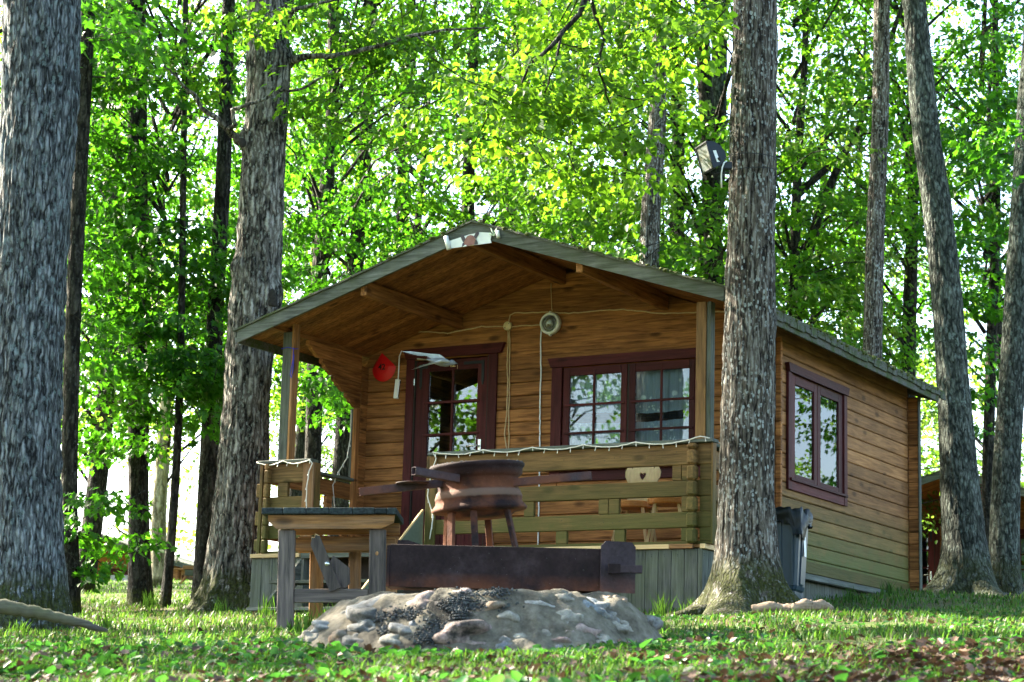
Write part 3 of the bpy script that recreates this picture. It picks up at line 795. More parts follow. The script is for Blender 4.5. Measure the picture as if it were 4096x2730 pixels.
# half cone flattened to the wall: apex up, round bottom; outline follows a circle sector
apex = Vector((-.035, 0, .285)); n = 22; ring = []
for i in range(n+1):
    a = pi*1.02*i/n+R_(-4)
    a = -a
    ring.append((cos(a)*.145-.0, -.0, sin(a)*.145+.125+.02*0))
vs = [tuple(apex)]+[(x, y, z) for x, y, z in ring]
mid = []
for (x, y, z) in ring: mid.append(((x*.55-.01), -.028, (z-.125)*.55+.13))
vs += mid; b = 1+n+1
vs.append((-.005, -.038, .13)); vs.append((-.033, -.012, .262))
for i in range(n):
    fs.append((1+i, 2+i, b+i+1, b+i)); fs.append((b+i, b+i+1, b+n+1))
fs += [(0, 1, b), (0, b, b+n+1), (0, b+n+1, b+n), (0, b+n, n+1)]
fs.append(tuple([0]+[1+i for i in range(n+1)]))
m.add(vs, fs); m.build('body', M['red'], bk)
text_mesh('42', .088, .002, M['black'], 'number', bk, Matrix.Translation((.0, -.042, .125)) @ UPR)
m = MB()
for (x, z) in ((.135, .14), (-.137, .12)): m.blob((x, -.006, z), (.005, .004, .005), 0, 0, sub=(6, 4))
m.build('rivet', M['steel'], bk)

# small white switch on the side wall
sx = tag(MB().box(XR+.003, XR+.02, 1.635, 1.69, 1.215, 1.30, .004).build('wall_switch', M['white']), 'small white switch box on the side wall beside the front tree', 'switch'); sx.matrix_world = CAB

# banner with a bear's head print, rolled ends
bn = empty('bear_banner', at_cab((2.45, YF-.006, 2.82)), 'white banner with printed brown bear head fixed under the roof apex', 'banner')
sheet = [(-.24, -.062), (.225, -.05), (.212, -.02), (.222, .03), (.215, .045), (.1, .062), (-.02, .05), (-.14, .028), (-.225, .012)]
MB().prism(sheet, 1, -.012, -.008).build('sheet', M['print'], bn)
MB().tube([(-.265, -.018, .055), (-.225, -.018, -.068)], .024, 12).build('rolled_end', M['white'], bn, True)
MB().tube([(.285, -.014, .055), (.30, -.014, -.01)], .018, 12).build('rolled_end', M['white'], bn, True)
hd = [(-.085, -.06), (.045, -.052), (.075, -.05), (.07, -.02), (.052, .0), (.03, .035), (.0, .045), (-.03, .04), (-.055, .015), (-.07, -.02)]
MB().prism(hd, 1, -.0155, -.0125).build('bear_head', M['bear'], bn)
for e in ([(-.075, -.02), (-.055, .012), (-.062, .03), (-.085, .055), (-.1, .052), (-.104, .035), (-.094, .01)], [(.035, .025), (.06, .0), (.07, .02), (.09, .045), (.088, .066), (.07, .07), (.052, .055)]):
    MB().prism(e, 1, -.0165, -.0135).build('bear_ear', M['beardk'], bn)
for e in ([(-.088, -.062), (-.085, -.03), (-.07, -.02), (-.06, -.04), (-.06, -.056)], [(.045, -.052), (.05, -.02), (.062, -.0), (.078, -.03), (.082, -.05)]):
    MB().prism(e, 1, -.017, -.0140).build('bear_cheek', M['beardk'], bn)
MB().prism([(-.082, -.0615), (-.055, -.045), (-.04, -.046), (-.036, -.059)], 1, -.0185, -.0175).build('print_highlight', M['print'], bn)
m = MB()
for a, l in ((2.0, .085), (1.2, .075), (2.7, .06)):
    m.tube([(.25, -.012, .012), (.25+cos(a)*l*.5, -.014, .012+sin(a)*l*.55), (.25+cos(a)*l, -.014, .012+sin(a)*l)], [.003, .009, .004], 6)
m.build('leaf_print', M['printgreen'], bn)

# string lights along both rails
def garland(pts, label, drop_every=.11):
    P = [Vector(p) for p in pts]; q = []
    root_ = empty('string_lights', CAB @ Matrix.Translation(P[0]), label, 'string lights', 'string lights on the porch rails')
    o0 = P[0]; bl = []
    for a, b in zip(P[:-1], P[1:]):
        n = max(2, int((b-a).length/.035))
        for i in range(n): q.append(a.lerp(b, i/n)-o0+Vector((0, rnd.uniform(-.003, .003), rnd.uniform(-.003, .003))))
    q.append(P[-1]-o0)
    MB().tube(q, .0055, 6).build('cable', M['cablew'], root_, True)
    acc = 0
    for i in range(1, len(q)):
        acc += (q[i]-q[i-1]).length
        if acc > drop_every:
            acc = 0; d = Vector((rnd.uniform(-.012, .012), rnd.uniform(-.01, .0), -rnd.uniform(.03, .045)))
            MB().tube([q[i], q[i]+d*.6, q[i]+d], [.0025, .0035, .0045], 6).build('bulb', M['cablew'], root_)
def swag(x0, x1, z, n, y=-.052, d=.03):
    out = []
    for k in range(n):
        for i in range(6):
            t_ = i/6; out.append((x0+(x1-x0)*(k+t_)/n, y, z-d*4*t_*(1-t_)))
    out.append((x1, y, z)); return out
garland([(2.0, -.05, .1), (2.03, -.05, .3), (1.96, -.05, .5), (1.99, -.05, .7), (2.04, -.05, .84), (2.0, -.05, .9)]+swag(2.02, 4.6, .895, 5)[1:]+[(4.7, -.06, .915), (4.78, -.04, .9), (4.82, .2, .86)], 'string lights sagging along the long right porch rail')
garland(swag(.0, .62, .885, 2)+[(.655, -.05, .85), (.62, -.05, .78), (.6, -.05, .6), (.61, -.05, .4), (.605, -.05, .2)], 'string lights on the short left rail hanging down its end post')
garland([(.12, 1.34, 1.6), (.11, 1.36, 1.3), (.1, 1.33, 1.1), (.1, 1.2, .95), (.1, 1.1, .8), (.1, 1.15, .55), (.1, 1.05, .45)], 'string lights hanging down the left end of the cabin wall')
# blue cord round the left post
m = MB().tube([(.12, .09, 2.02), (.2, .085, 2.03), (.275, .09, 2.01), (.28, .15, 2.02)], .004, 5).tube([(.27, .085, 2.02), (.275, .08, 1.9), (.25, .08, 1.76), (.265, .08, 1.72), (.28, .08, 1.8), (.285, .08, 1.95)], .004, 5)
o = tag(m.build('cord', M['blue']), 'dark blue cord tied round the top of the left porch post', 'cord'); o.matrix_world = CAB
# inside: dark rear partition so the room reads deep
# ------------------------------------------------------------------ carved-back chairs on the porch
def make_chair(M_, label):
    t_ = empty('farm_chair', M_, label, 'chair', 'carved chairs behind the porch rail')
    MB().lathe([(0, .395), (.17, .395), (.178, .405), (.178, .445), (.17, .455), (0, .455)], 28, Matrix.Diagonal((1.05, 1, 1, 1))).build('seat', M['pine_seat'], t_)
    for sx_ in (-1, 1):
        for sy_ in (-1, 1):
            MB().tube([(sx_*.1, sy_*.1, .42), (sx_*.17, sy_*.17, 0)], [.019, .014], 4).build('leg', M['pine_z'], t_)
    # back outline with scroll top and waist; heart is a hole made from two halves
    R = [(.0, .43), (.11, .43), (.135, .47), (.13, .5), (.09, .56), (.07, .6), (.1, .64), (.14, .67), (.165, .72), (.168, .77), (.145, .82), (.125, .825), (.10, .79), (.098, .825), (.07, .85), (.0, .84)]
    H = [(0, .685), (.026, .72), (.033, .742), (.024, .757), (.01, .755), (0, .745)]
    tl = Matrix.Translation((0, .15, .43)) @ Matrix.Rotation(-.2, 4, 'X') @ Matrix.Translation((0, 0, -.43))
    m = MB()
    for sg in (1, -1):
        pl = R[1:]+H[::-1]+[(0, .5)]
        pl = [(.0, .5), (.012, .43)]+R[1:]+H[::-1]
        m.prism([(sg*a, b) for a, b in pl], 1, 0, .02, tl)
    m.build('backrest', M['pine_z'], t_)
    return t_
M['pine_seat'] = wood('orange_pine_seat_wood', (.5, .17, .04), (.62, .27, .08), 0, .2, .35)
make_chair(at_cab((3.75, .62, 0)) @ Matrix.Rotation(.15, 4, 'Z'), 'pale carved chair with heart cutout, left one seen through the porch rail')
make_chair(at_cab((4.17, .42, .0)) @ Matrix.Rotation(-1.2, 4, 'Z'), 'orange seated chair by the corner post, right one behind the porch rail')
# ------------------------------------------------------------------ outdoor things
# work table with broken brace, Y ~ 15
def make_table():
    Yt = 16.0
    o = W(1315, 2484, Yt); gx, gy = o.x, o.y
    Mt = Matrix.Translation((gx, gy, gz(gx, gy)+.01)) @ Matrix.Rotation(-.02, 4, 'Z') @ Matrix.Rotation(-.028, 4, 'Y') @ Matrix.Scale(1.075, 4)
    t_ = empty('work_table', Mt, 'weathered wooden table with charred plank top and broken diagonal brace', 'table')
    # x -.49..+.49, front at y=0, back y=.62, top z ~.84
    H = .84
    xs = [-.495, -.352, -.218, -.084, .05, .18, .245, .305]
    x = -.49
    for w in (.156, .166, .166, .167, .161, .087, .072):
        x1 = x+w
        MB().box(x+.0015, x1-.0015, -.075+rnd.uniform(-.006, .006), .68, H-.045+rnd.uniform(-.002, .004), H+rnd.uniform(0, .005), .004).build('top_plank', M['char'], t_); x = x1
    MB().prism([(-.444, H-.047), (-.444, H-.09), (-.385, H-.145), (.37, H-.145), (.46, H-.105), (.467, H-.047)], 1, -.035, -.002).build('apron', M['brown_x'], t_)
    MB().prism([(-.40, H-.047), (-.40, H-.13), (.46, H-.13), (.46, H-.047)], 1, .56, .6).build('apron', M['brown_x'], t_)
    MB().box(-.39, .45, .28, .32, H-.28, H-.18, .004).build('cross_board', M['brown_x'], t_)
    MB().box(-.30, .45, .601, .63, H-.26, H-.14, .004).build('cross_board', M['brown_x'], t_)
    for a, b in ((-.373, -.255), (.282, .4)):
        MB().box(a, b, 0, .085, -.08, H-.146, .006).build('leg', M['bench_z'], t_)
    for a, b in ((-.2, -.10), (.09, .18), (.36, .45)):
        MB().box(a, b, .5, .555, -.08, H-.2, .006).build('leg', M['brown_z'], t_)
    MB().box(-.253, .28, .01, .05, .17, .268, .004).build('stretcher', M['bench_x'], t_)
    MB().box(-.099, .089, .51, .55, .02, .12, .004).build('stretcher', M['bench_x'], t_)
    # broken brace
    p0 = Vector((.045, .03, .26)); p1 = Vector((-.105, .03, .61))
    d = (p1-p0).normalized(); n_ = Vector((d.z, 0, -d.x)); w = .042
    pts = [(p0-n_*w), (p0+n_*w), (p1+n_*w+d*.02), (p1+n_*.018+d*.04), (p1+n_*.005+d*.02), (p1-n_*.012+d*.03), (p1-n_*w-d*.015)]
    br = MB().prism([(p.x, p.z) for p in pts], 1, -.012, .03).build('brace', M['bench_z'], t_)
    top = [p1+n_*w+d*.025, p1+n_*.02+d*.05, p1+n_*.004+d*.024, p1-n_*.012+d*.037, p1-n_*.036-d*.015, p1-n_*.03-d*.03, p1+n_*.03+d*.0]
    MB().prism([(p.x, p.z) for p in top][::-1], 1, -.008, .026).build('splintered_end', M['pine_z'], br)
    q0 = Vector((.05, .04, .255)); q1 = Vector((-.03, .04, .47))
    MB().prism([(.075, .275), (.117, .28), (.145, .31), (.14, .42), (.02, .51), (.0, .46)], 1, .035, .06).build('brace', M['bench_z'], t_)
    MB().lathe([(0, 0), (.02, 0), (.02, .004), (.013, .006), (.011, .012), (0, .013)], 16, Matrix.Translation((-.018, -.012, .445)) @ Matrix.Rotation(pi/2, 4, 'X')).build('bolt', M['steel'], br, True)
    MB().blob((.34, -.001, .52), (.012, .004, .015), 3, .1).build('knot', M['brown_z'], t_, True)
make_table()

# stone fire pit
RC = Vector((-.115, 12.2)); RA, RB = 1.1, 1.05; RT, RG = .80, .50
def mound(X, Y, nz=True):
    X = np.asarray(X, float); Y = np.asarray(Y, float)
    r = np.sqrt(((X-RC.x)/RA)**2+((Y-RC.y)/RB)**2)
    top = RT+.012*(X-RC.x)
    k = 1-sstep(.60, 1.08, r)
    base = ground(X, Y)-.06
    z = base+(top-base)*k**.85
    if nz: z = z+(.055*vnoise(X*2.7, Y*2.7, 0, 13)+.035*vnoise(X*6, Y*6, 0, 11)+.014*vnoise(X*22, Y*22, 0, 12))*sstep(.35, .75, r)
    return z
def hit(u, v, fn, Y0, Y1, step=.01):
    Ys = np.arange(Y0, Y1, step); d = W(u, v, 1.0)
    z = fn(d.x*Ys, Ys); i = np.argmax(z >= d.z*Ys)
    if not (z >= d.z*Ys).any(): i = len(Ys)-1
    return Vector((d.x*Ys[i], Ys[i], float(z[i])))
def soot(t, col):
    g = t.n('ShaderNodeNewGeometry'); n = t.n('ShaderNodeTexNoise'); n.inputs['Scale'].default_value = 3.4; n.inputs['Detail'].default_value = 7; n.inputs['Roughness'].default_value = .68
    t.l(g.outputs['Position'], n.inputs['Vector']); sp = t.n('ShaderNodeSeparateXYZ'); t.l(g.outputs['Position'], sp.inputs[0])
    m = t.n('ShaderNodeMapRange'); m.inputs[1].default_value = .35; m.inputs[2].default_value = -.25; t.l(sp.outputs[0], m.inputs[0])
    m2 = t.n('ShaderNodeMapRange'); m2.inputs[1].default_value = -1.05; m2.inputs[2].default_value = -.6; t.l(sp.outputs[0], m2.inputs[0])
    f = t.math('MULTIPLY', t.math('MULTIPLY', m.outputs[0], m2.outputs[0]), t.ramp(n.outputs[0], [(.47, 0), (.56, .92)]))
    return t.mix(f, col, (.012, .013, .014))
t = NT('pit_mortar'); v = t.coord(rand=False); n = t.noise(v, 9, 8, .7)
col = t.ramp(n, [(.3, (.05, .045, .036)), (.5, (.14, .125, .1)), (.75, (.27, .25, .21))])
ch = t.noise(v, 4.2, 4, .6); sp = t.n('ShaderNodeSeparateXYZ'); tc = t.n('ShaderNodeTexCoord'); t.l(tc.outputs['Object'], sp.inputs[0])
col = soot(t, col)
M['mortar'] = t.pbr(col, .95, 0, t.bump(t.noise(v, 30, 7, .75), 1, .025), .1)
def stonem(name, a, b):
    t = NT(name); v = t.coord(); n = t.noise(v, 26, 8, .75); sp = t.noise(v, 90, 2)
    col = t.ramp(n, [(.3, a), (.7, b)]); col = t.mix(t.ramp(t.noise(v, 7, 6, .7), [(.4, 0), (.58, .75)]), col, t.ramp(n, [(.3, (.06, .055, .045)), (.7, (.25, .23, .2))])); col = t.mix(t.ramp(sp, [(.6, 0), (.7, .6)]), col, (.06, .06, .06)); col = soot(t, col)
    return t.pbr(col, .85, 0, t.bump(n, 1, .012), .2)
ST = dict(g=stonem('grey_granite', (.08, .085, .1), (.26, .27, .29)), p=stonem('pink_granite', (.15, .095, .09), (.4, .3, .28)), w=stonem('pale_granite', (.2, .195, .19), (.5, .49, .47)),
          t=stonem('tan_granite', (.14, .085, .055), (.34, .25, .18)), b=stonem('blue_grey_granite', (.07, .085, .11), (.25, .29, .32)), e=stonem('beige_granite', (.14, .13, .11), (.36, .34, .3)))
pit = empty('fire_pit', Matrix.Translation((RC.x, RC.y, gz(*RC))), 'low round mortared boulder fire pit with charred stones in the foreground', 'fire pit')
PI_ = pit.matrix_world.inverted()
gx = np.linspace(-1.35, 1.35, 150); X, Y = np.meshgrid(gx+RC.x, gx+RC.y); Z = mound(X, Y)
V = np.stack([X-RC.x, Y-RC.y, Z-gz(*RC)], -1).reshape(-1, 3); i = (np.arange(149)[:, None]*150+np.arange(149)[None]).ravel()
np_mesh('mortar_mound', V, [np.stack([i, i+1, i+151, i+150], 1)], M['mortar'], pit, True)
z2 = lambda x, y: (1100+x/1.4706, 2200+y/1.4706)
for k, (x, y, w, h, c) in enumerate([(640, 305, 270, 140, 'g'), (930, 285, 190, 105, 'p'), (1262, 295, 215, 120, 't'), (1540, 290, 190, 95, 'w'), (1830, 300, 190, 95, 'b'), (1150, 440, 340, 150, 'p'), (1510, 430, 260, 135, 'e'), (1800, 455, 210, 100, 'p'),
                         (570, 440, 160, 80, 'b'), (325, 430, 160, 70, 'b'), (430, 465, 130, 70, 't'), (1985, 278, 110, 75, 't'), (2010, 432, 120, 62, 'e'), (800, 435, 150, 70, 'g'), (1640, 585, 90, 60, 'g'), (700, 520, 120, 50, 'e'),
                         (1345, 560, 90, 45, 'g'), (470, 350, 110, 60, 'e'), (2190, 400, 120, 60, 'g'), (240, 500, 110, 50, 'e'),  (1370, 365, 130, 60, 'e'), (1680, 380, 170, 80, 'e'), (1690, 530, 120, 50, 'p'), (1930, 360, 140, 70, 'g'), (720, 350, 120, 60, 't'), (500, 520, 130, 60, 'g'), (1900, 520, 120, 50, 'e'), (1130, 250, 110, 50, 'p'), (1690, 262, 100, 50, 'e')]):
    u, v_ = z2(x, y); p = hit(u, v_, mound, 10.6, 13.4); s = p.y/8273/1.4706
    m = MB(); m.blob((0, 0, 0), (w/2*s*1.5, w/2*s*1.5, max(h/2*s*1.6, .05)), k*7.3, .4, sub=(30, 20), fr=2.3)
    o = m.build('stone', ST[c], pit, True); o.location = PI_ @ (p+Vector((0, w*.45*s, -h*.62*s)))
    o.rotation_euler = (rnd.uniform(-.1, .25), rnd.uniform(-.15, .15), 0)
for k in range(26):   # stones on the far side and flanks
    a = R_(rnd.uniform(35, 145)); rr = rnd.uniform(.68, .95); X, Y = RC.x+RA*rr*cos(a), RC.y+RB*rr*sin(a)
    m = MB(); w = rnd.uniform(.06, .13); m.blob((0, 0, 0), (w, w*.8, w*.5), k*3.1+200, .14, sub=(14, 9), fr=1.3)
    o = m.build('stone', ST[rnd.choice('gpwtbe')], pit, True); o.location = PI_ @ Vector((X, Y, float(mound(X, Y))-.012))
t = NT('charcoal'); v = t.coord(rand=False); M['coal'] = t.pbr(t.ramp(t.noise(v, 30, 4), [(.4, (.012, .014, .016)), (.75, (.07, .08, .085))]), .8)
m = MB()
for k in range(1700):
    c = rnd.choice([(1115, 310, 60, 60), (1090, 400, 45, 45), (770, 380, 90, 30), (620, 400, 60, 22), (940, 470, 90, 42), (1300, 255, 85, 32), (640, 480, 30, 22), (1180, 340, 180, 25), (900, 520, 60, 30), (1040, 330, 50, 50)])
    u, v_ = z2(rnd.gauss(c[0], c[2]*.6), rnd.gauss(c[1], c[3]*.6)); p = hit(u, v_, mound, 10.6, 13.2)-Vector(RC.to_3d())
    r = rnd.uniform(.0025, .0075); m.blob((p.x, p.y-.012, p.z+.006), (r*rnd.uniform(.7, 1.6), r*rnd.uniform(.7, 1.6), r), k, .5, sub=(5, 4))
o = tag(m.build('charcoal', M['coal']), 'black charcoal and ash scattered over the fire pit stones', 'charcoal', kind='stuff'); o.location = (RC.x, RC.y, 0)

# iron trough grill lying on the pit
Mt = Matrix.Translation((-.70, 12.2, .845)) @ Matrix.Rotation(-.06, 4, 'Z')
tr_ = empty('iron_trough', Mt, 'long rusty dark iron trough grill with square end plate and handle on the fire pit', 'grill')
prof = [(0, 0), (.25, 0), (.235, .012), (.015, .012)]
m = MB(); L = 1.26
m.prism([(0.0, 0), (-.02, .245), (-.012, .247), (.008, .008)], 0, .02, L)          # front sheet
m.prism([(.28, 0), (.30, .245), (.292, .247), (.272, .008)][::-1], 0, .02, L)
m.prism([(.009, 0), (.271, 0), (.271, .008), (.009, .008)], 0, .02, L)
bd = m.build('body', M['rust'], tr_)
MB().prism([(-.012, .0), (.28, .0), (.285, .24), (-.018, .24)], 0, .0, .018).build('end_plate', M['rust'], tr_)
# skewed far end tab seen as a dark hump at the left
MB().prism([(.01, .20), (.03, .30), (.09, .30), (.26, .247), (.26, .2)], 1, .285, .292).build('side_rim', M['rust'], tr_)
ep = MB().prism([(.0, -.006), (.215, -.006), (.215, .265), (.19, .293), (.03, .293), (.0, .262)], 1, -.04, -.032, Matrix.Translation((1.245, -.0, 0)) @ Matrix.Rotation(.35, 4, 'Z')).build('end_plate', M['rustplate'], tr_)
MB().box(1.305, 1.50, -.085, -.04, .105, .15, .002).build('handle', M['rustplate'], tr_); MB().box(1.302, 1.375, -.0865, -.05, .098, .156, .002).build('socket', M['rust'], tr_)

# wheel rim brazier
rc = W(1912, 1945, 12.8)
Mr = Matrix.Translation((rc.x, rc.y, rc.z)) @ Matrix.Rotation(-.085, 4, 'Y') @ Matrix.Rotation(.03, 4, 'X')
br = empty('wheel_rim_brazier', Mr, 'rusted truck wheel rim brazier on welded legs with three side arms', 'brazier')
pr = [(.262, .135), (.29, .132), (.298, .122), (.297, .110), (.288, .10), (.283, .092), (.28, .06), (.262, .045), (.252, .038), (.25, -.02), (.256, -.034), (.262, -.04), (.274, -.078), (.270, -.084), (.272, -.11), (.284, -.125), (.297, -.14), (.298, -.15), (.29, -.16), (.26, -.165), (.23, -.168), (.2, -.19), (.19, -.20), (0, -.20),
      (0, -.19), (.18, -.19), (.23, -.155), (.245, -.11), (.245, .06), (.25, .10), (.255, .135)]
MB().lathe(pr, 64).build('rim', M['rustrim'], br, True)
for (x0, y0, x1, y1, w) in ((-.17, -.17, -.205, -.215, .052), (-.035, -.24, -.035, -.26, .052), (.17, -.16, .255, -.2, .05), (.05, .22, .06, .27, .05), (-.2, .12, -.25, .16, .05)):
    a = Vector((x0, y0, -.165)); b = Vector((x1, y1, -.70))
    d = (b-a); ml = Matrix.Translation(a) @ d.to_track_quat('-Z', 'Y').to_matrix().to_4x4()
    w *= .82; MB().box(-w/2, w/2, -w*.35, w*.35, -d.length, 0, .003, ml).build('leg', M['rust'], br)
arms = [((-.20, -.1, .022), (-.725, -.19, -.012)), ((-.12, -.235, .03), (-.38, -.42, .075)), ((.22, -.1, .0), (.70, -.17, .01))]
for a, b in arms:
    a, b = Vector(a), Vector(b); d = b-a; ml = Matrix.Translation(a) @ d.to_track_quat('X', 'Z').to_matrix().to_4x4()
    L = d.length; m = MB(); w = .024; tk = .003
    m.box(0, L, -w, w, w-tk, w, .001, ml).box(0, L, -w, w, -w, -w+tk, .001, ml).box(0, L, -w, -w+tk, -w+tk, w-tk, .001, ml).box(0, L, w-tk, w, -w+tk, w-tk, .001, ml)
    m.build('arm', M['rustplate'], br)
MB().lathe([(0, 0), (.1, 0), (.103, .004), (.1, .008), (0, .008)], 28, Matrix.Translation((-.40, -.20, .02)) @ Matrix.Rotation(.04, 4, 'Y')).build('round_plate', M['rust'], br, True)
m = MB()
for k in range(26):
    a = rnd.uniform(0, 2*pi); m.blob((.285*cos(a), .285*sin(a), .132), (rnd.uniform(.004, .012), .008, .004), k, .4, sub=(5, 4))
m.build('ash_crust', M['coal'], br)

# wheelie bin by the side wall
bp = W(3165, 2385, 18.35)
Mb = Matrix.Translation((bp.x-.1, 18.35, gz(bp.x, 18.35)+.03)) @ Matrix.Rotation(-.35, 4, 'Z') @ Matrix.Diagonal((.8, .8, .83, 1))
bn_ = empty('wheelie_bin', Mb, 'blue grey plastic wheelie bin with black liner bag against the side wall', 'bin')
m = MB(); n = 8
def ring_(w, d, z, c=.03): return [(-w+c, -d, z), (w-c, -d, z), (w, -d+c, z), (w, d-c, z), (w-c, d, z), (-w+c, d, z), (-w, d-c, z), (-w, -d+c, z)]
rs = [ring_(.20, .20, 0), ring_(.205, .205, .14), ring_(.225, .222, .16), ring_(.235, .23, .2), ring_(.27, .26, .88), ring_(.285, .275, .885), ring_(.29, .28, .96), ring_(.262, .255, .965), ring_(.25, .245, .9)]
vs = [p for r in rs for p in r]; fs = [[a*8+k, a*8+(k+1) % 8, (a+1)*8+(k+1) % 8, (a+1)*8+k] for a in range(len(rs)-1) for k in range(8)]+[list(range(8))[::-1]]
m.add(vs, fs); m.build('body', M['bin'], bn_)
for x in (-.19, -.06, .06, .19):
    MB().prism([(-.232, .2), (-.25, .2), (-.278, .86), (-.262, .86)], 0, x-.012, x+.012).build('rib', M['bin'], bn_)
MB().prism([(.236, .2), (.25, .22), (.282, .84), (.268, .86)], 1, -.1, .06).build('side_panel', M['bin'], bn_)
MB().box(.285, .288, -.05, .05, .5, .8, .001, Matrix.Translation((-.008, 0, 0)) @ Matrix.Rotation(-.047, 4, 'Y') @ Matrix.Translation((.03, 0, 0))).build('sticker', M['white'], bn_)
for s_ in (-1, 1): MB().lathe([(0, -.02), (.09, -.02), (.1, -.01), (.1, .01), (.09, .02), (0, .02)], 20, Matrix.Translation((s_*.18, .24, .06)) @ Matrix.Rotation(pi/2, 4, 'Y')).build('wheel', M['black'], bn_, True)
m = MB(); vs = []; fs = []; n = 72; rows = 9
for j in range(rows):
    for i in range(n):
        a = 2*pi*i/n; ca, sa = cos(a), sin(a); k = .30/max(abs(ca), abs(sa))**.8; tt = j/(rows-1)
        prof_ = [(.80, 1.0), (.93, 1.015), (1.0, 1.01), (1.05, .99), (1.07, .955), (1.075, .92), (1.06, .90), (1.05, .87), (1.055, .84)][j]
        ns = .035*float(vnoise(a*3.5, j*.9, 0, 21))+.02*float(vnoise(a*9, j*1.8, 5, 22))
        rr = k*(prof_[0]+ns*(1+j*.25)); drop = (.14 if (i/n < .97 and i/n > .84) else 0)*tt
        vs.append((ca*rr, sa*rr, prof_[1]-.0+ns*.8-drop))
for j in range(rows-1):
    for i in range(n): i2 = (i+1) % n; fs.append((j*n+i, j*n+i2, (j+1)*n+i2, (j+1)*n+i))
m.add(vs, fs); m.build('liner_bag', M['bag'], bn_, True)

# floodlight on the front right tree
fp = W(2845, 630, 16.35)
Mf = Matrix.Translation(fp) @ Matrix.Rotation(R_(38), 4, 'Z') @ Matrix.Rotation(R_(-18), 4, 'Y') @ Matrix.Rotation(R_(0), 4, 'X')
fl = empty('floodlight', Matrix.Translation(fp), 'dark square floodlight with grey glass bracketed to the big front right trunk', 'floodlight')
Ml = Matrix.Rotation(R_(-63), 4, 'Z') @ Matrix.Rotation(R_(14), 4, 'X') @ Matrix.Rotation(R_(-6), 4, 'Y')   # lamp faces local -y
w, h = .092, .118
m = MB().box(-w, w, -.075, -.055, -h, -h+.016, .003, Ml).box(-w, w, -.075, -.055, h-.016, h, .003, Ml).box(-w, -w+.014, -.075, -.055, -h+.016, h-.016, .003, Ml).box(w-.014, w, -.075, -.055, -h+.016, h-.016, .003, Ml)
m.build('front_frame', M['navy'], fl)
MB().box(-w+.014, w-.014, -.068, -.064, -h+.016, h-.016, .001, Ml).build('glass', M['lens'], fl)
m = MB(); pts = [(-.055, -h*.96), (-.055, h*.96), (.0, h*.93), (.055, h*.6), (.085, h*.1), (.085, -h*.25), (.05, -h*.6), (.0, -h*.85)]
m.prism(pts, 0, -w*.95, w*.95, Ml); m.build('housing', M['navy'], fl)
MB().prism([(-.06, -.02+.04), (-.03, -.02+.04), (-.02, -.08), (-.05, -.08)], 0, w*.955, w*.965, Ml @ Matrix.Translation((0, .03, .01))).build('label_plate', M['white'], fl)
MB().tube([Ml @ Vector((w+.006, .0, -.04)), (.09, -.02, -.09), (.14, .02, -.075)], .011, 6).tube([Ml @ Vector((-w*.5, .0, -h)), Ml @ Vector((-w*.4, .02, -h-.02)), (.08, .02, -.125), (.15, .03, -.12)], .01, 6).build('bracket', M['iron'], fl)
MB().box(.09, .17, -.03, .03, -.1, -.04, .004).build('mount_box', M['navy'], fl)
MB().tube([(.115, -.04, -.045), (.1, -.06, -.06), (.085, -.065, -.1), (.078, -.06, -.15), (.08, -.04, -.2), (.085, -.02, -.26)], .0065, 8).build('cable', M['white'], fl, True)

# bird in flight, wings spread, in the porch opening
bp = W(1772, 1450, 19.3)
bird = empty('bird', Matrix.Translation(bp) @ Matrix.Rotation(.1, 4, 'Z') @ Matrix.Rotation(R_(8), 4, 'Y'), 'pale grey bird with wings spread wide flying in front of the cabin door', 'bird')
m = MB(); prof = [(-.16, .006, .005), (-.12, .02, .014), (-.07, .036, .03), (-.02, .045, .04), (.03, .042, .038), (.06, .03, .028), (.075, .027, .026), (.092, .027, .027), (.11, .02, .02), (.122, .009, .008), (.14, .001, .001)]
vs = []; fs = []
for (x, ry, rz) in prof:
    for k in range(14):
        a = 2*pi*k/14; vs.append((x, ry*cos(a), rz*sin(a)+(.012 if x > .06 else 0)-.02*max(0, -x)))
for i in range(len(prof)-1):
    for k in range(14): k2 = (k+1) % 14; fs.append((i*14+k, i*14+k2, (i+1)*14+k2, (i+1)*14+k))
m.add(vs, fs); m.build('body', M['birddk'], bird, True)
def wing(root_, wrist, tip_, trail, name='wing'):
    """arm from root to wrist to hand; feathers fan from the arm towards trail"""
    r_, w_, t_, tr = [Vector(p) for p in (root_, wrist, tip_, trail)]
    m = MB(); m.tube([r_, w_, w_.lerp(t_, .5), t_], [.014, .011, .006, .002], 6); n = 15
    for k in range(n):
        f = k/(n-1); base = r_.lerp(w_, f*1.6) if f < .62 else w_.lerp(t_, (f-.62)/.38*.35)
        L = .10+.05*f; d = tr.normalized().lerp((t_-w_).normalized(), max(0, f-.35)/.65).normalized()
        if f > .7: L = (t_-w_).length*(.75+.3*(f-.7)/.3)
        tip = base+d*L; nrm = (w_-r_).cross(tr).normalized(); sd_ = nrm.cross(d).normalized()*.013; md = base.lerp(tip, .7)+nrm*.004
        m.add([base-sd_, base+sd_, md+sd_*1.1, tip, md-sd_*1.1, base+nrm*.004, tip+nrm*.001], [(0, 1, 2, 4), (4, 2, 3), (0, 5, 1)])
    return m.build(name, M['bird'], bird)
wing((.05, .03, .02), (-.04, .14, .085), (-.30, .20, .075), (-1, .1, -.35))
wing((.05, -.03, .01), (-.03, -.13, -.015), (-.22, -.17, -.12), (-1, -.1, -.3))
m = MB()
for k in range(6):
    a = R_(180+(k-2.5)*6); m.add([(-.13, -.008, -.004), (-.13, .008, -.004), (-.13+cos(a)*.12, sin(a)*.12+.009, -.012), (-.13+cos(a)*.12, sin(a)*.12-.009, -.012)], [(0, 1, 2, 3)])
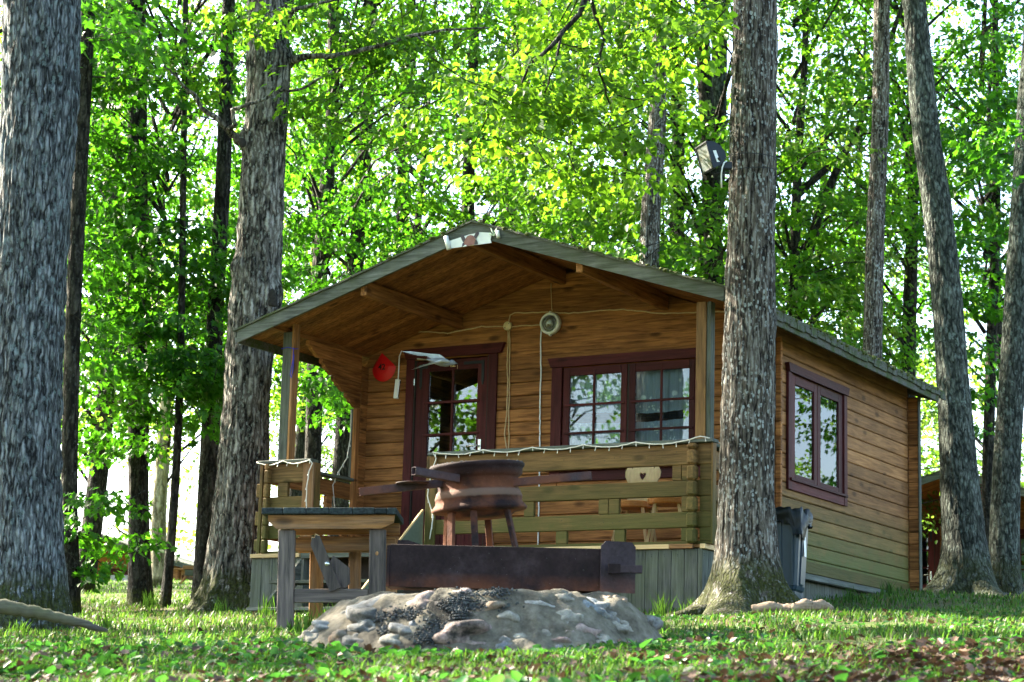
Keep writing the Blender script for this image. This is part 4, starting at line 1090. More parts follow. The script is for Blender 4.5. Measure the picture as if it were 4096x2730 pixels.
m.build('tail', M['bird'], bird)
MB().tube([(.125, 0, .01), (.155, 0, .006)], [.006, .001], 6).build('beak', M['iron'], bird)
for s_ in (-1, 1): MB().blob((.1, s_*.0225, .018), (.004, .002, .004), 0, 0, sub=(6, 4)).build('eye', M['black'], bird)

# ------------------------------------------------------------------ trees
def trunk_mesh(name, pts, Y, mat, parent=None, top=16, seg=24, dz=.25, rough=.0, flare=0, lobes=5, fseed=0, fh=.35, base=None, knobs=()):
    """pts: (u, v, width_px) from top to bottom at depth Y"""
    P = []
    for (u, v_, w) in pts:
        q = W(u, v_, Y); P.append((q.z, q.x, w*Y/FPX/2))
    P.sort(); zs = np.array([p[0] for p in P]); xs = np.array([p[1] for p in P]); rs = np.array([p[2] for p in P])
    xb = xs[0]; zb = gz(xb, Y)-.15 if base is None else base
    ztop_img = zs[-1]
    z1 = np.arange(zb, min(ztop_img+.3, top), dz); z2_ = np.arange(z1[-1]+.4, top, .5) if top > z1[-1]+.5 else np.array([])
    Z = np.concatenate([z1, z2_])
    def ev(z, a):
        s1 = (a[-1]-a[-2])/(zs[-1]-zs[-2]) if len(a) > 1 else 0
        r = np.interp(z, zs, a); return r, s1
    Xc, sx_ = ev(Z, xs); Rr, _ = ev(Z, rs)
    ab = Z > ztop_img; Xc = np.where(ab, xs[-1]+sx_*.6*(Z-ztop_img), Xc)
    Rr = np.where(ab, rs[-1]*np.maximum(.12, 1-.8*(Z-ztop_img)/max(1, top-ztop_img)), Rr)
    # smooth path
    if len(Xc) > 9:
        k = max(3, int(.5/dz))
        ker = np.ones(2*k+1)/(2*k+1); Xs = np.convolve(np.pad(Xc, k, mode='edge'), ker, 'valid'); Xc = np.where(ab, Xc, Xs)
    th = np.linspace(0, 2*pi, seg, endpoint=False)
    ZZ, TT = np.meshgrid(Z, th, indexing='ij'); RR = np.repeat(Rr[:, None], seg, 1); XX = np.repeat(Xc[:, None], seg, 1)
    hb = ZZ-(zb+.15)
    if flare:
        lob = .5+.5*np.cos(TT*lobes+fseed+.8*np.sin(TT*2+fseed))
        lob = lob**1.5
        RR = RR*(1+flare*np.exp(-np.maximum(hb, -.05)/fh*1.0)*(.25+1.0*lob)*np.clip(1-hb/(fh*4), 0, 1))
    for (kz, kt, kr, kh) in knobs:
        dth = (TT-kt+pi) % (2*pi)-pi
        RR = RR+kh*np.exp(-((ZZ-kz)/kr)**2-(dth*RR/kr)**2)
    if rough:
        cx, cy = np.cos(TT)*RR, np.sin(TT)*RR
        wx = .5*vnoise(cx*6, cy*6, ZZ*1.5, fseed+5)
        n1 = vnoise(cx*24+wx, cy*24+wx, ZZ*4.5, fseed+1); n2 = vnoise(cx*55, cy*55, ZZ*13, fseed+2); n0 = vnoise(cx*4, cy*4, ZZ*1.2, fseed+3)
        rid = 1-np.abs(n1)*2
        RR = RR+rough*(-rid*.6+.25*n2)+rough*.9*n0
    else:
        n0 = vnoise(np.cos(TT)*2, np.sin(TT)*2, ZZ*.8, fseed+3); RR = RR*(1+.07*n0)
    VX = XX+RR*np.cos(TT); VY = RR*np.sin(TT)
    ox = float(xb); oz = gz(ox, Y)
    V = np.stack([VX-ox, VY, ZZ-oz], -1).reshape(-1, 3); nz = len(Z)
    i = np.arange(nz-1)[:, None]*seg; j = np.arange(seg)[None]; j2 = (j+1) % seg
    F = np.stack([i+j, i+j2, i+seg+j2, i+seg+j], -1).reshape(-1, 4)
    o = np_mesh(name, V, [F], mat, parent, True)
    return o, (ox, Y, oz), (Z, Xc, Rr)
SH = {
 'maple': [(0, 0), (.14, .04), (.4, -.02), (.3, .22), (.5, .5), (.26, .5), (.22, .72), (0, 1)],
 'oak': [(0, 0), (.12, .15), (.26, .3), (.14, .42), (.34, .62), (.17, .74), (0, 1)],
 'linden': [(0, 0), (.34, .08), (.44, .38), (.26, .74), (0, 1)],
 'simple': [(0, 0), (.38, .35), (.22, .75), (0, 1)],
}
def leaves(P, D, N, S, shape, fold=.25):
    """arrays (n,3) position, forward, normal; sizes (n,). returns V, [F]"""
    sh = SH[shape]; k = len(sh); n = len(P)
    D = D/np.linalg.norm(D, axis=1, keepdims=True); X = np.cross(D, N); X /= np.linalg.norm(X, axis=1, keepdims=True)+1e-9; N = np.cross(X, D)
    pts = [(x, y, abs(x)*fold-y*y*.18) for x, y in sh]+[(-x, y, abs(x)*fold-y*y*.18) for x, y in sh[1:-1]]
    V = np.zeros((n, len(pts), 3))
    for j, (x, y, z) in enumerate(pts): V[:, j] = P+(X*x+D*y+N*z)*S[:, None]
    b = (np.arange(n)*len(pts))[:, None]
    A = b+np.arange(k)[None]; B = b+np.array([0]+[k-1]+list(range(2*k-3, k-1, -1)))[None]
    return V.reshape(-1, 3), [A, B]
def merge(parts):
    V = []; F = {}; off = 0
    for v, fs in parts:
        V.append(v)
        for f in fs: F.setdefault(f.shape[1], []).append(f+off)
        off += len(v)
    return np.concatenate(V), [np.concatenate(x) for x in F.values()]
def spray(rng, c, out, n, L, Wd, size, droop=.35, thick=.09, jn=.45, hang=.5):
    """leaves on a flattened branch spray starting at c, growing along out"""
    out = np.array(out, float); out[2] *= .3; out /= np.linalg.norm(out)+1e-9
    side = np.cross(out, [0, 0, 1.0]); side /= np.linalg.norm(side)+1e-9
    a = rng.random(n)**.8; b = rng.uniform(-1, 1, n)*(.35+.65*np.sin(np.clip(a, 0, 1)*pi*.85+.2))
    P = np.array(c)+out*(a*L)[:, None]+side*(b*Wd)[:, None]
    P[:, 2] += -droop*(a**2)*L*.5-droop*.4*(b**2)*Wd+rng.normal(0, thick, n)
    D = out*(.6)+side*b[:, None]*.7+rng.normal(0, .45, (n, 3)); D[:, 2] -= hang
    N = np.array([0, 0, 1.0])+out*.35+rng.normal(0, jn, (n, 3))
    S = size*rng.uniform(.6, 1.15, n)
    return P, D, N, S
def crown_arrays(seed, ncl, per, zlo, zhi, R, size, shape, rtop=.5):
    rng = np.random.default_rng(seed); PP = []; tw = MB()
    for k in range(ncl):
        h = zlo+(zhi-zlo)*rng.random(); f = (h-zlo)/(zhi-zlo)
        Rm = R*(.75+.35*sin(pi*min(1, f*1.2)))*(1-(1-rtop)*max(0, f-.6)/.4)
        r = Rm*rng.uniform(.18, 1)**.6; a = rng.uniform(0, 2*pi)
        L = rng.uniform(.7, 1.3); c = np.array([cos(a)*(r-L*.5), sin(a)*(r-L*.5), h])
        PP.append(spray(rng, c, (cos(a), sin(a), rng.uniform(-.2, .4)), int(per*rng.uniform(.6, 1.4)), L, L*.6, size))
        if k % 2 == 0:
            s0 = Vector((0, 0, h-r*.45)); e = Vector(c)+Vector((cos(a), sin(a), -.1))*L*.8; md = s0.lerp(Vector(c), .5)+Vector((0, 0, .15*r))
            tw.tube([s0, md, Vector(c), e], [.022+.006*r, .015, .009, .003], 4, False)
    P, D, N, S = [np.concatenate([p[i] for p in PP]) for i in range(4)]
    return leaves(P, D, N, S, shape), tw
CROWNS = []
def make_crowns():
    spec = [('maple', 'leaf_maple', 130, 105, 2.2, 15, 3.0, .095), ('maple', 'leaf_mix', 130, 105, 3.2, 15, 3.1, .095), ('linden', 'leaf_linden', 115, 100, 3.5, 16, 3.0, .085),
            ('linden', 'leaf_mix', 120, 100, 2.6, 15, 3.1, .085), ('simple', 'leaf_far', 115, 105, 2.2, 14, 3.2, .09)]
    for i, (sh, mt, n, per, zl, zh, R, sz) in enumerate(spec):
        (V, F), tw = crown_arrays(100+i, n, per, zl, zh, R, sz, sh)
        co = np_mesh('crown', V, F, M[mt]); bo = tw.build('branches', M['bark_dark']); me = co.data; bm_ = bo.data
        bpy.data.objects.remove(co); bpy.data.objects.remove(bo); CROWNS.append((me, bm_))
make_crowns()
def add_crown(root, ci, rot, sc=1, szz=1, dz=0, part=True):
    me, bm_ = CROWNS[ci]
    for nme, d in (('crown', me), ('branches', bm_)):
        o = bpy.data.objects.new(nme, d); C.objects.link(o); o.parent = root; o['kind'] = 'stuff'; o.rotation_euler = (0, 0, rot); o.scale = (sc, sc, szz); o.location = (0, 0, dz)
GT = 'tall trees round the cabin'
def tree(pts, Y, mat, label, crown=None, cat='tree', group=GT, name='tree', cs=1., csz=1., cdz=0, **kw):
    o, org, info = trunk_mesh('trunk', pts, Y, M[mat], **kw)
    root = empty(name, Matrix.Translation(org), label, cat, group); o.parent = root
    if crown is not None: add_crown(root, crown, rnd.uniform(0, 6.28), cs, csz, cdz)
    return root, org, info
# near, detailed trunks
T1 = tree([(168, 0, 326), (150, 500, 318), (125, 1000, 308), (95, 1500, 305), (85, 1900, 312), (88, 2200, 335), (100, 2440, 380)], 16.0, 'bark_oakblue', 'massive grey blue lichened oak trunk filling the left edge', 2, seg=170, dz=.028, rough=.02, flare=.35, lobes=4, fseed=1, fh=.22, cdz=6.5, name='oak_tree')
T2 = tree([(1072, 0, 172), (1068, 250, 180), (1059, 500, 178), (1048, 720, 190), (1034, 1000, 190), (1010, 1250, 198), (997, 1500, 196), (972, 1800, 202), (955, 2050, 208), (938, 2250, 218), (925, 2480, 235)], 20.9, 'bark_oak', 'tall furrowed oak standing right behind the left roof corner with bare crooked branches', 1, seg=130, dz=.03, rough=.022, flare=.55, lobes=5, fseed=4, fh=.22, cdz=6.5, name='oak_tree',
          knobs=((W(955, 560, 20.9).z, pi*1.1, .12, .05), (W(950, 1075, 20.9).z, pi*1.15, .1, .05), (W(1100, 1190, 20.9).z, -.35, .16, .07), (W(1165, 235, 20.9).z, -.1, .12, .05)))
T3 = tree([(3017, 0, 186), (3016, 400, 192), (3004, 900, 203), (2998, 1300, 212), (2993, 1700, 220), (2985, 2000, 228), (2982, 2200, 250), (2985, 2330, 285), (2990, 2430, 300)], 16.5, 'bark_linden', 'thick pale speckled trunk with mossy flared roots in front of the cabin corner', 2, seg=150, dz=.028, rough=.013, flare=1.15, lobes=4, fseed=2, fh=.19, cdz=5.5, name='linden_tree')
T5 = tree([(3657, 0, 102), (3697, 480, 116), (3765, 950, 122), (3808, 1450, 130), (3832, 1850, 148), (3858, 2150, 172), (3875, 2345, 215)], 22.6, 'bark_lichen', 'curved grey lichened trunk with yellow spots right of the cabin rear corner', 3, seg=110, dz=.035, rough=.011, flare=.8, lobes=3, fseed=3, fh=.2, cdz=5.5)
T6 = tree([(4150, 0, 95), (4110, 500, 98), (4082, 1000, 102), (4056, 1400, 106), (4030, 1800, 112), (4018, 2100, 120), (4015, 2330, 130)], 24.0, 'bark_lichen', 'straight grey trunk leaning in at the far right edge', 3, seg=90, dz=.04, rough=.006, flare=.4, lobes=5, fseed=6, fh=.2, cdz=5.5)
MB().tube([(T3[2][1][np.argmin(abs(T3[2][0]-W(3000, vv, 16.5).z))]+.232*cos(a)-fp.x, 16.5+.232*sin(a)-fp.y, W(3000, vv, 16.5).z-fp.z+.008*sin(a*2)) for vv in (645,) for a in np.linspace(0, 2*pi, 40)], .003, 5).build('strap_wire', M['iron'], fl)
MB().tube([(T3[2][1][np.argmin(abs(T3[2][0]-W(3000, 700, 16.5).z))]+.234*cos(a)-fp.x, 16.5+.234*sin(a)-fp.y, W(3000, 700, 16.5).z-fp.z+.01*cos(a)) for a in np.linspace(0, 2*pi, 40)], .003, 5).build('strap_wire', M['iron'], fl)
# dark scar patches and yellow lichen on T5
def patch(root, u, v_, Y, r, mat, name, seed=0, rz=None):
    p = root.matrix_world.inverted() @ W(u, v_, Y); m = MB().blob((p.x, p.y, p.z), (r, .012, rz or r*1.3), seed, .4, sub=(12, 8)); return m.build(name, M[mat], root, True)
M['lichen'] = simple('yellow_lichen', (.42, .36, .03), .9, nscale=60, amt=.3)
M['scar'] = simple('dark_bark_scar', (.02, .017, .015), .95, nscale=40, amt=.4, bump=.8)
for k, (u, v_) in enumerate(((3835, 2215), (3833, 2238), (3882, 2148), (3897, 2187), (3893, 2210), (3858, 2254), (3892, 2232), (3826, 2284), (3922, 2265), (3800, 2312), (3878, 2323), (3915, 2240), (3842, 2262))):
    patch(T5[0], u, v_, 22.6-.19+abs(u-3865)*.0006, rnd.uniform(.008, .018), 'lichen', 'lichen_patch', k)
patch(T5[0], 3905, 2155, 22.44, .035, 'scar', 'bark_scar', 1, .05); patch(T5[0], 3907, 2050, 22.44, .02, 'scar', 'bark_scar', 2)
for (u, v_, r, rz) in ((1092, 1195, .045, .09), (968, 570, .035, .05), (1105, 110, .06, .07), (1128, 770, .02, .05)):
    patch(T2[0], u, v_, 20.9-.225, r, 'scar', 'bark_scar', u, rz)
# roots
def roots(root, org, specs, mat, moss=True):
    for (a, L, r, b) in specs:
        p = []; n = 9
        for i in range(n):
            t_ = i/(n-1); x = cos(a+b*t_)*L*t_; y = sin(a+b*t_)*L*t_
            p.append((x, y, gz(org[0]+x, org[1]+y)-org[2]+r*.5*(1-t_)+.14*max(0, 1-t_*2.6)**1.5-.02*t_))
        o = MB().tube(p, [r*(1-.75*i/(n-1)) for i in range(n)], 10).build('root', M[mat], root, True)
roots(T3[0], T3[1], [(pi*1.08, .8, .13, .2), (pi*1.35, .55, .12, .1), (-1.2, .55, .13, 0), (-.45, .85, .12, .1), (.05, .95, .1, .1), (2.5, .7, .08, .1)], 'bark_linden')
roots(T5[0], T5[1], [(pi*1.1, .55, .09, .1), (-.25, .95, .08, .1), (-1.3, .5, .09, 0)], 'bark_lichen')
roots(T2[0], T2[1], [(pi*1.1, .4, .07, .1), (-.9, .5, .08, .1), (-1.8, .4, .08, 0)], 'bark_oak')
# long surface root / log in the left foreground and pale sunlit root at the right tree
def logpath(uvYr, name, mat, label, cat):
    P = [W(u, v_, Y) for u, v_, Y, r in uvYr]; o0 = P[0].copy(); q = []; rr = []
    for i in range(len(P)-1):
        for k in range(8): t_ = k/8; q.append(P[i].lerp(P[i+1], t_)-o0+Vector((0, 0, rnd.uniform(-.004, .004)))); rr.append((uvYr[i][3]*(1-t_)+uvYr[i+1][3]*t_)*rnd.uniform(.93, 1.07))
    q.append(P[-1]-o0); rr.append(uvYr[-1][3])
    o = MB().tube(q, rr, 14).build(name, mat, None, True); o.location = o0; return tag(o, label, cat)
M['deadlog'] = wood('weathered_log_wood', (.05, .042, .036), (.17, .155, .14), 0, .2, .9, algae=.5, acol=(.12, .13, .06))
logpath([(-180, 2400, 12.0, .045), (20, 2428, 12.0, .042), (150, 2452, 12.0, .036), (260, 2478, 12.0, .03), (360, 2504, 12.0, .022), (430, 2525, 12.0, .01)], 'exposed_root', M['deadlog'], 'long weathered grey root lying across the grass in the left foreground', 'root')
M['paleroot'] = wood('peeled_root_wood', (.16, .11, .08), (.42, .32, .24), 0, .3, .85)
logpath([(3010, 2436, 15.7, .03), (3080, 2428, 15.65, .04), (3130, 2432, 15.65, .028), (3180, 2434, 15.6, .036), (3225, 2420, 15.6, .05), (3250, 2425, 15.6, .034), (3290, 2420, 15.65, .042), (3330, 2434, 15.7, .015)], 'cut_root', M['paleroot'], 'pale peeled root lying in sun at the foot of the front right tree', 'root')

# bare crooked branches on T2 and the long branches across the top
def limb(root, pts, mat, name='branch'):
    inv = root.matrix_world.inverted(); P = [inv @ W(u, v_, Y) for u, v_, Y, r in pts]; q = []; rr = []
    for i in range(len(P)-1):
        for k in range(4): t_ = k/4; q.append(P[i].lerp(P[i+1], t_)+Vector([rnd.uniform(-.008, .008) for _ in range(3)])); rr.append(pts[i][3]*(1-t_)+pts[i+1][3]*t_)
    q.append(P[-1]); rr.append(pts[-1][3])
    return MB().tube(q, rr, 8).build(name, M[mat], root, True)
b = 20.9
limb(T2[0], [(960, 570, b-.1, .05), (920, 525, b-.2, .035), (870, 475, b-.25, .03), (800, 430, b-.3, .025), (785, 385, b-.3, .02), (740, 350, b-.3, .015), (700, 300, b-.3, .012), (655, 260, b-.3, .007)], 'bark_oak')
limb(T2[0], [(915, 520, b-.25, .028), (940, 500, b-.4, .024), (928, 440, b-.45, .02), (975, 425, b-.5, .02), (1060, 395, b-.5, .018), (1115, 365, b-.5, .016), (1200, 360, b-.5, .014), (1290, 310, b-.5, .011), (1380, 255, b-.5, .007)], 'bark_oak')
limb(T2[0], [(1155, 245, b-.05, .05), (1230, 225, b-.2, .035), (1340, 225, b-.3, .028), (1500, 190, b-.4, .024), (1660, 140, b-.5, .02), (1800, 118, b-.5, .014), (1960, 112, b-.5, .008)], 'bark_oak')
limb(T2[0], [(1140, 90, b-.05, .03), (1175, 40, b-.2, .025), (1230, 25, b-.3, .02), (1340, 0, b-.3, .015)], 'bark_oak')
limb(T2[0], [(1660, 140, b-.5, .012), (1730, 190, b-.5, .01), (1790, 270, b-.5, .006)], 'bark_oak')
limb(T3[0], [(3000, -900, 16.4, .07), (2700, -500, 15.8, .05), (2350, -30, 15.5, .024), (2320, 60, 15.4, .022), (2270, 110, 15.4, .02), (2200, 190, 15.3, .018), (2120, 258, 15.3, .013), (2085, 340, 15.3, .008)], 'bark_dark')
limb(T3[0], [(2245, 140, 15.4, .012), (2225, 250, 15.3, .009), (2180, 370, 15.3, .006)], 'bark_dark')
limb(T3[0], [(2350, -30, 15.5, .02), (2420, 150, 15.6, .014), (2390, 260, 15.6, .01), (2440, 420, 15.7, .006)], 'bark_dark')

# mid and far trunks: (pts, Y, material, label, crown)
mid = [
 ([(355, 0, 60), (330, 500, 62), (300, 1100, 62), (285, 1500, 64), (275, 2000, 68), (285, 2440, 80)], 20.5, 'bark_dark', 'dark trunk standing close behind the big left oak', None),
 ([(545, 0, 78), (548, 350, 82), (550, 900, 84), (556, 1500, 86), (552, 2000, 84), (558, 2300, 92), (566, 2470, 102)], 23.7, 'bark_dark', 'thick dark trunk left of the thin leaning one, sunlit at its left foot', 'R'),
 ([(480, 0, 40), (500, 200, 42), (560, 600, 46), (610, 1100, 50), (672, 1550, 56), (650, 1850, 58), (632, 2110, 62), (640, 2290, 70)], 36, 'bark_pale', 'pale knobbly trunk far behind the thick dark one at left', 4),
 ([(742, 0, 24), (735, 600, 26), (728, 1100, 28), (722, 1500, 30), (705, 1900, 34), (678, 2250, 38), (655, 2470, 42)], 22.5, 'bark_dark', 'thin dark leaning trunk between two thicker ones at left', None),
 ([(905, 300, 60), (895, 700, 64), (868, 1100, 66), (850, 1500, 70), (835, 1900, 78), (815, 2250, 78), (800, 2470, 84)], 23.2, 'bark_dark', 'dark trunk just left of the tall furrowed oak', None),
 ([(1335, 0, 50), (1332, 400, 54), (1318, 600, 56), (1285, 1000, 64), (1262, 1400, 66), (1254, 1750, 68), (1240, 2200, 72)], 27, 'bark_dark', 'dark trunk seen through the open left side of the porch', 0),
 ([(1475, 300, 56), (1462, 600, 58), (1435, 900, 66), (1400, 1300, 72), (1378, 1750, 76), (1356, 2000, 82), (1350, 2200, 88)], 31, 'bark_dark', 'stout brown trunk behind the carved porch bracket', 3),
 ([(1900, 0, 40), (1893, 250, 44), (1884, 500, 48), (1872, 700, 54), (1868, 1300, 60)], 32, 'bark_dark', 'mid grey trunk rising behind the roof apex', 2),
 ([(2045, 700, 40), (2040, 950, 40), (2040, 1300, 44)], 36, 'bark_dark', 'short visible trunk just right of the roof apex', 4),
 ([(2640, 0, 60), (2638, 330, 66), (2622, 600, 74), (2600, 850, 78), (2596, 1060, 80), (2590, 1400, 86)], 25.3, 'bark_linden', 'grey straight trunk above the right half of the roof', None),
 ([(2500, 500, 34), (2508, 950, 38), (2508, 1300, 40)], 34, 'bark_dark', 'thin dark trunk left of the grey one above the roof', 1),
 ([(2875, 300, 70), (2860, 700, 84), (2848, 850, 98), (2835, 1000, 92), (2830, 1300, 90)], 30, 'bark_lichen', 'stout trunk hidden behind the floodlight', 3),
 ([(3225, 0, 24), (3218, 300, 28), (3200, 500, 34), (3185, 800, 38), (3178, 1100, 42), (3170, 1400, 46)], 29, 'bark_dark', 'dark forked trunk right of the front right tree', 1),
 ([(3440, 500, 26), (3380, 600, 32), (3330, 720, 36), (3270, 860, 38), (3235, 1000, 42), (3190, 1250, 46), (3170, 1450, 48)], 29.2, 'bark_dark', 'dark trunk leaning right out of the same spot as the forked one', None),
 ([(3528, 0, 68), (3521, 500, 70), (3502, 900, 74), (3495, 1250, 76), (3490, 1500, 80)], 25.5, 'bark_linden', 'slim straight grey trunk rising behind the rear roof slope', None),
 ([(3655, 650, 44), (3650, 850, 48), (3640, 1200, 56), (3632, 1500, 60)], 31, 'bark_dark', 'brownish trunk left of the curved lichened one', 0),
 ([(3985, 650, 34), (3985, 950, 38), (3968, 1300, 42), (3960, 1600, 46), (3950, 1900, 48)], 31, 'bark_dark', 'dark trunk between the two grey trunks at right', 1),
 ([(3420, 1000, 26), (3395, 1300, 32), (3390, 1500, 34)], 38, 'bark_dark', 'thin trunk seen over the rear roof slope', 4),
 ([(1690, 700, 30), (1660, 1000, 34), (1650, 1300, 36)], 40, 'bark_dark', 'thin shadowy trunk left of the roof apex', 0),
]
for pts, Y, mt, lb, cr in mid:
    kw_ = dict(cs=.7, cdz=2.0) if cr == 'R' else dict(cdz=2.2 if pts[0][0] > 3500 or Y < 28 else 0)
    cr = 0 if cr == 'R' else cr
    tree(pts, Y, mt, lb, cr, **kw_, seg=22, dz=.14, fseed=int(Y*10) % 50, flare=.15, lobes=4)
def limb_to(idx_root, pts, mat='bark_dark'): return limb(idx_root, pts, mat)
# background fill trees: shared crowns, own trunks
trunk_meshes = []
for k in range(4):
    m = MB(); p = []; rr = []
    for i in range(14): p.append((.18*sin(i*.5+k*2), .15*cos(i*.4+k), -.3+i*1.25)); rr.append(.17*(1-i/16))
    o = m.tube(p, rr, 10).build('trunk', M['bark_dark'], None, True); trunk_meshes.append(o.data); bpy.data.objects.remove(o)
def fill_tree(X, Y, ci, label, group, sc=1.):
    root = empty('forest_tree', Matrix.Translation((X, Y, gz(X, Y))), label, 'tree', group)
    o = bpy.data.objects.new('trunk', trunk_meshes[rnd.randrange(4)]); C.objects.link(o); o.parent = root; o.rotation_euler = (0, 0, rnd.uniform(0, 6))
    add_crown(root, ci, rnd.uniform(0, 6.28), sc*rnd.uniform(.9, 1.15), sc*rnd.uniform(.9, 1.1))
fill = []
rf = random.Random(11)
for Y in (28, 31, 34, 38, 42, 46, 51):
    n = 4 if Y < 40 else 5
    for k in range(n):
        X = (k+.5)/n*(.62*Y)-.31*Y+rf.uniform(-1, 1)+.5
        fill.append((X, Y+rf.uniform(-1.2, 1.2)))
for (X, Y) in fill:
    u = 2048+X/Y*FPX
    if u > 3400 and Y < 41: continue
    if u < 1000 and Y > 27 and rf.random() < .75 and Y < 60: 
        if rf.random() < .5: continue
    ci = rf.choice([0, 1, 3, 4] if u < 1500 else [1, 2, 3, 4])
    if len(fill)%1==0 and rf.random()<.42: continue
    fill_tree(X, Y, ci, 'leafy tree deep in the wood behind the cabins', 'trees deep in the wood')
# trees outside the picture, giving the shade and the window reflections
for (X, Y) in ((-9, 17), (-11.5, 26), (-11, 38), (-18, 20), (-19, 34), (-14, 12), (8.5, 13), (-6.5, 6.5), (5.5, 8), (-3, -6), (-12, -8), (13, 2), (-16, 3), (-24, 45), (-6.8, 22), (17, 33.5), (24, 34)):
    fill_tree(X, Y, rf.choice([0, 1, 2, 3]), 'tree of the surrounding wood outside the view', 'surrounding trees', 1.1)

# ---- foliage placed by hand in front: sprays hanging into the view
def hand_sprays(name, root, specs, shape, mat, size, seed, per=60, L=.6, Yj=.6, twigs=True):
    rng = np.random.default_rng(seed); PP = []; inv = np.array(root.matrix_world.translation)
    tw = MB()
    for (u, v_, su, sv, n, Y) in specs:
        for k in range(n):
            uu = rng.normal(u, su); vv = rng.normal(v_, sv); yy = Y+rng.uniform(-Yj, Yj)
            if seed == 31 and (uu > 2840 or (uu > 2600 and vv > 330) or (uu < 2150 and vv > 640) or vv > 800): continue
            c = np.array(W(uu, vv, yy))-inv; a = rng.uniform(0, 2*pi)
            l = L*rng.uniform(.6, 1.3); PP.append(spray(rng, c, (cos(a), sin(a), 0), int(per*rng.uniform(.5, 1.4)), l, l*.55, size, thick=.05))
            if twigs:
                d = Vector((cos(a), sin(a), -.15))*l; tw.tube([Vector(c)-d*.5+Vector((0, 0, .08)), Vector(c), Vector(c)+d*.8], [.007, .005, .002], 3, False)
    P, D, N, S = [np.concatenate([p[i] for p in PP]) for i in range(4)]
    V, F = leaves(P, D, N, S, shape)
    np_mesh(name, V, F, M[mat], root)['kind'] = 'stuff'
    if twigs: tw.build('twigs', M['bark_dark'], root)['kind'] = 'stuff'
hand_sprays('crown', T3[0], [(2450, 90, 230, 110, 26, 16.2), (2150, 330, 160, 110, 16, 15.8), (2400, 420, 200, 130, 24, 16.5), (1950, 420, 110, 60, 7, 15.6), (2250, 600, 180, 90, 12, 16.6), (2050, 590, 130, 60, 6, 15.8), (2740, 100, 70, 80, 6, 16), (2500, 780, 120, 60, 6, 17), (2780, 60, 90, 60, 6, 15.6)], 'linden', 'leaf_linden', .07, 31, per=62, L=.55)
hand_sprays('crown', T2[0], [(1340, 120, 110, 90, 12, 20.9), (1550, 230, 180, 120, 20, 20.9), (1480, 420, 140, 110, 14, 20.9), (930, 70, 40, 40, 4, 20), (800, 300, 70, 60, 6, 22), (1750, 90, 160, 80, 12, 20.8), (700, 260, 120, 100, 6, 22), (1130, 40, 60, 20, 3, 20)], 'oak', 'leaf_oak', .105, 32, per=40, L=.55)
MAP = tree([(430, -200, 30), (430, 900, 30)], 21.3, 'bark_dark', 'young maple whose leafy layers fill the gap beside the big left oak', None, seg=8, dz=.5, base=W(430, 900, 21.3).z, top=9, name='maple_tree') if False else None
T11root = [o for o in bpy.data.objects if o.get('label', '').startswith('thick dark trunk left')][0]
T15root = [o for o in bpy.data.objects if o.get('label', '').startswith('dark trunk standing close')][0]
T14root = [o for o in bpy.data.objects if o.get('label', '').startswith('dark trunk just left')][0]
hand_sprays('crown', T11root, [(450, 300, 110, 160, 14, 22.5), (540, 700, 170, 180, 34, 22.8), (600, 1050, 190, 140, 38, 22.8), (550, 1300, 180, 120, 32, 22.6), (620, 1530, 160, 80, 24, 22.4), (430, 1550, 80, 90, 8, 22.4), (560, 1750, 60, 60, 5, 23), (620, 1200, 260, 200, 20, 24.5)], 'maple', 'leaf_maple', .092, 33, per=60, L=.62)
hand_sprays('crown', T15root, [(390, 2010, 60, 18, 4, 20.4), (480, 2020, 50, 16, 3, 20.6), (340, 2190, 40, 50, 5, 20.4), (470, 2150, 60, 16, 4, 20.8), (590, 2190, 60, 18, 5, 21), (330, 2310, 25, 26, 3, 20.8), (330, 2110, 30, 30, 3, 20.4), (320, 1500, 40, 160, 8, 20.6), (360, 900, 50, 220, 8, 20.5)], 'maple', 'leaf_maple', .09, 34, per=26, L=.4)
hand_sprays('crown', T14root, [(850, 1150, 90, 180, 12, 23.4), (830, 1560, 60, 80, 7, 23), (1250, 850, 130, 160, 16, 25), (1450, 1000, 160, 140, 18, 26), (1330, 1560, 80, 60, 8, 25), (1380, 1660, 40, 50, 4, 25), (1230, 1180, 90, 80, 6, 25)], 'maple', 'leaf_maple', .09, 35, per=58, L=.6)
TR = [o for o in bpy.data.objects if o.get('label', '').startswith('dark forked')][0]
hand_sprays('crown', TR, [(3350, 250, 160, 160, 20, 27), (3300, 700, 150, 130, 14, 27.5), (3330, 1050, 120, 100, 12, 27.5), (3250, 1180, 60, 60, 6, 27)], 'maple', 'leaf_mix', .11, 36, per=46, L=.65)
TS = [o for o in bpy.data.objects if o.get('label', '').startswith('dark trunk between the two')][0]
hand_sprays('crown', TS, [(3900, 250, 120, 160, 16, 26), (3880, 650, 120, 140, 16, 26.5), (3920, 1080, 90, 120, 10, 27), (3930, 1600, 60, 140, 8, 27), (4040, 620, 40, 60, 5, 22.5)], 'maple', 'leaf_maple', .11, 37, per=46, L=.65)
hand_sprays('crown', [o for o in bpy.data.objects if o.get('label', '').startswith('grey straight trunk above')][0], [(2520, 1000, 30, 25, 5, 24.8), (2600, 620, 120, 160, 14, 27.8), (2780, 900, 60, 110, 10, 27), (2700, 1000, 60, 50, 6, 26), (2300, 850, 150, 60, 12, 27)], 'linden', 'leaf_mix', .10, 38, per=46, L=.55)
hand_sprays('crown', [o for o in bpy.data.objects if o.get('label', '').startswith('mid grey trunk rising')][0], [(1700, 750, 160, 100, 14, 28), (1950, 800, 120, 60, 6, 30), (1600, 560, 160, 100, 12, 28), (2000, 150, 150, 90, 10, 26)], 'maple', 'leaf_mix', .11, 39, per=46, L=.6)
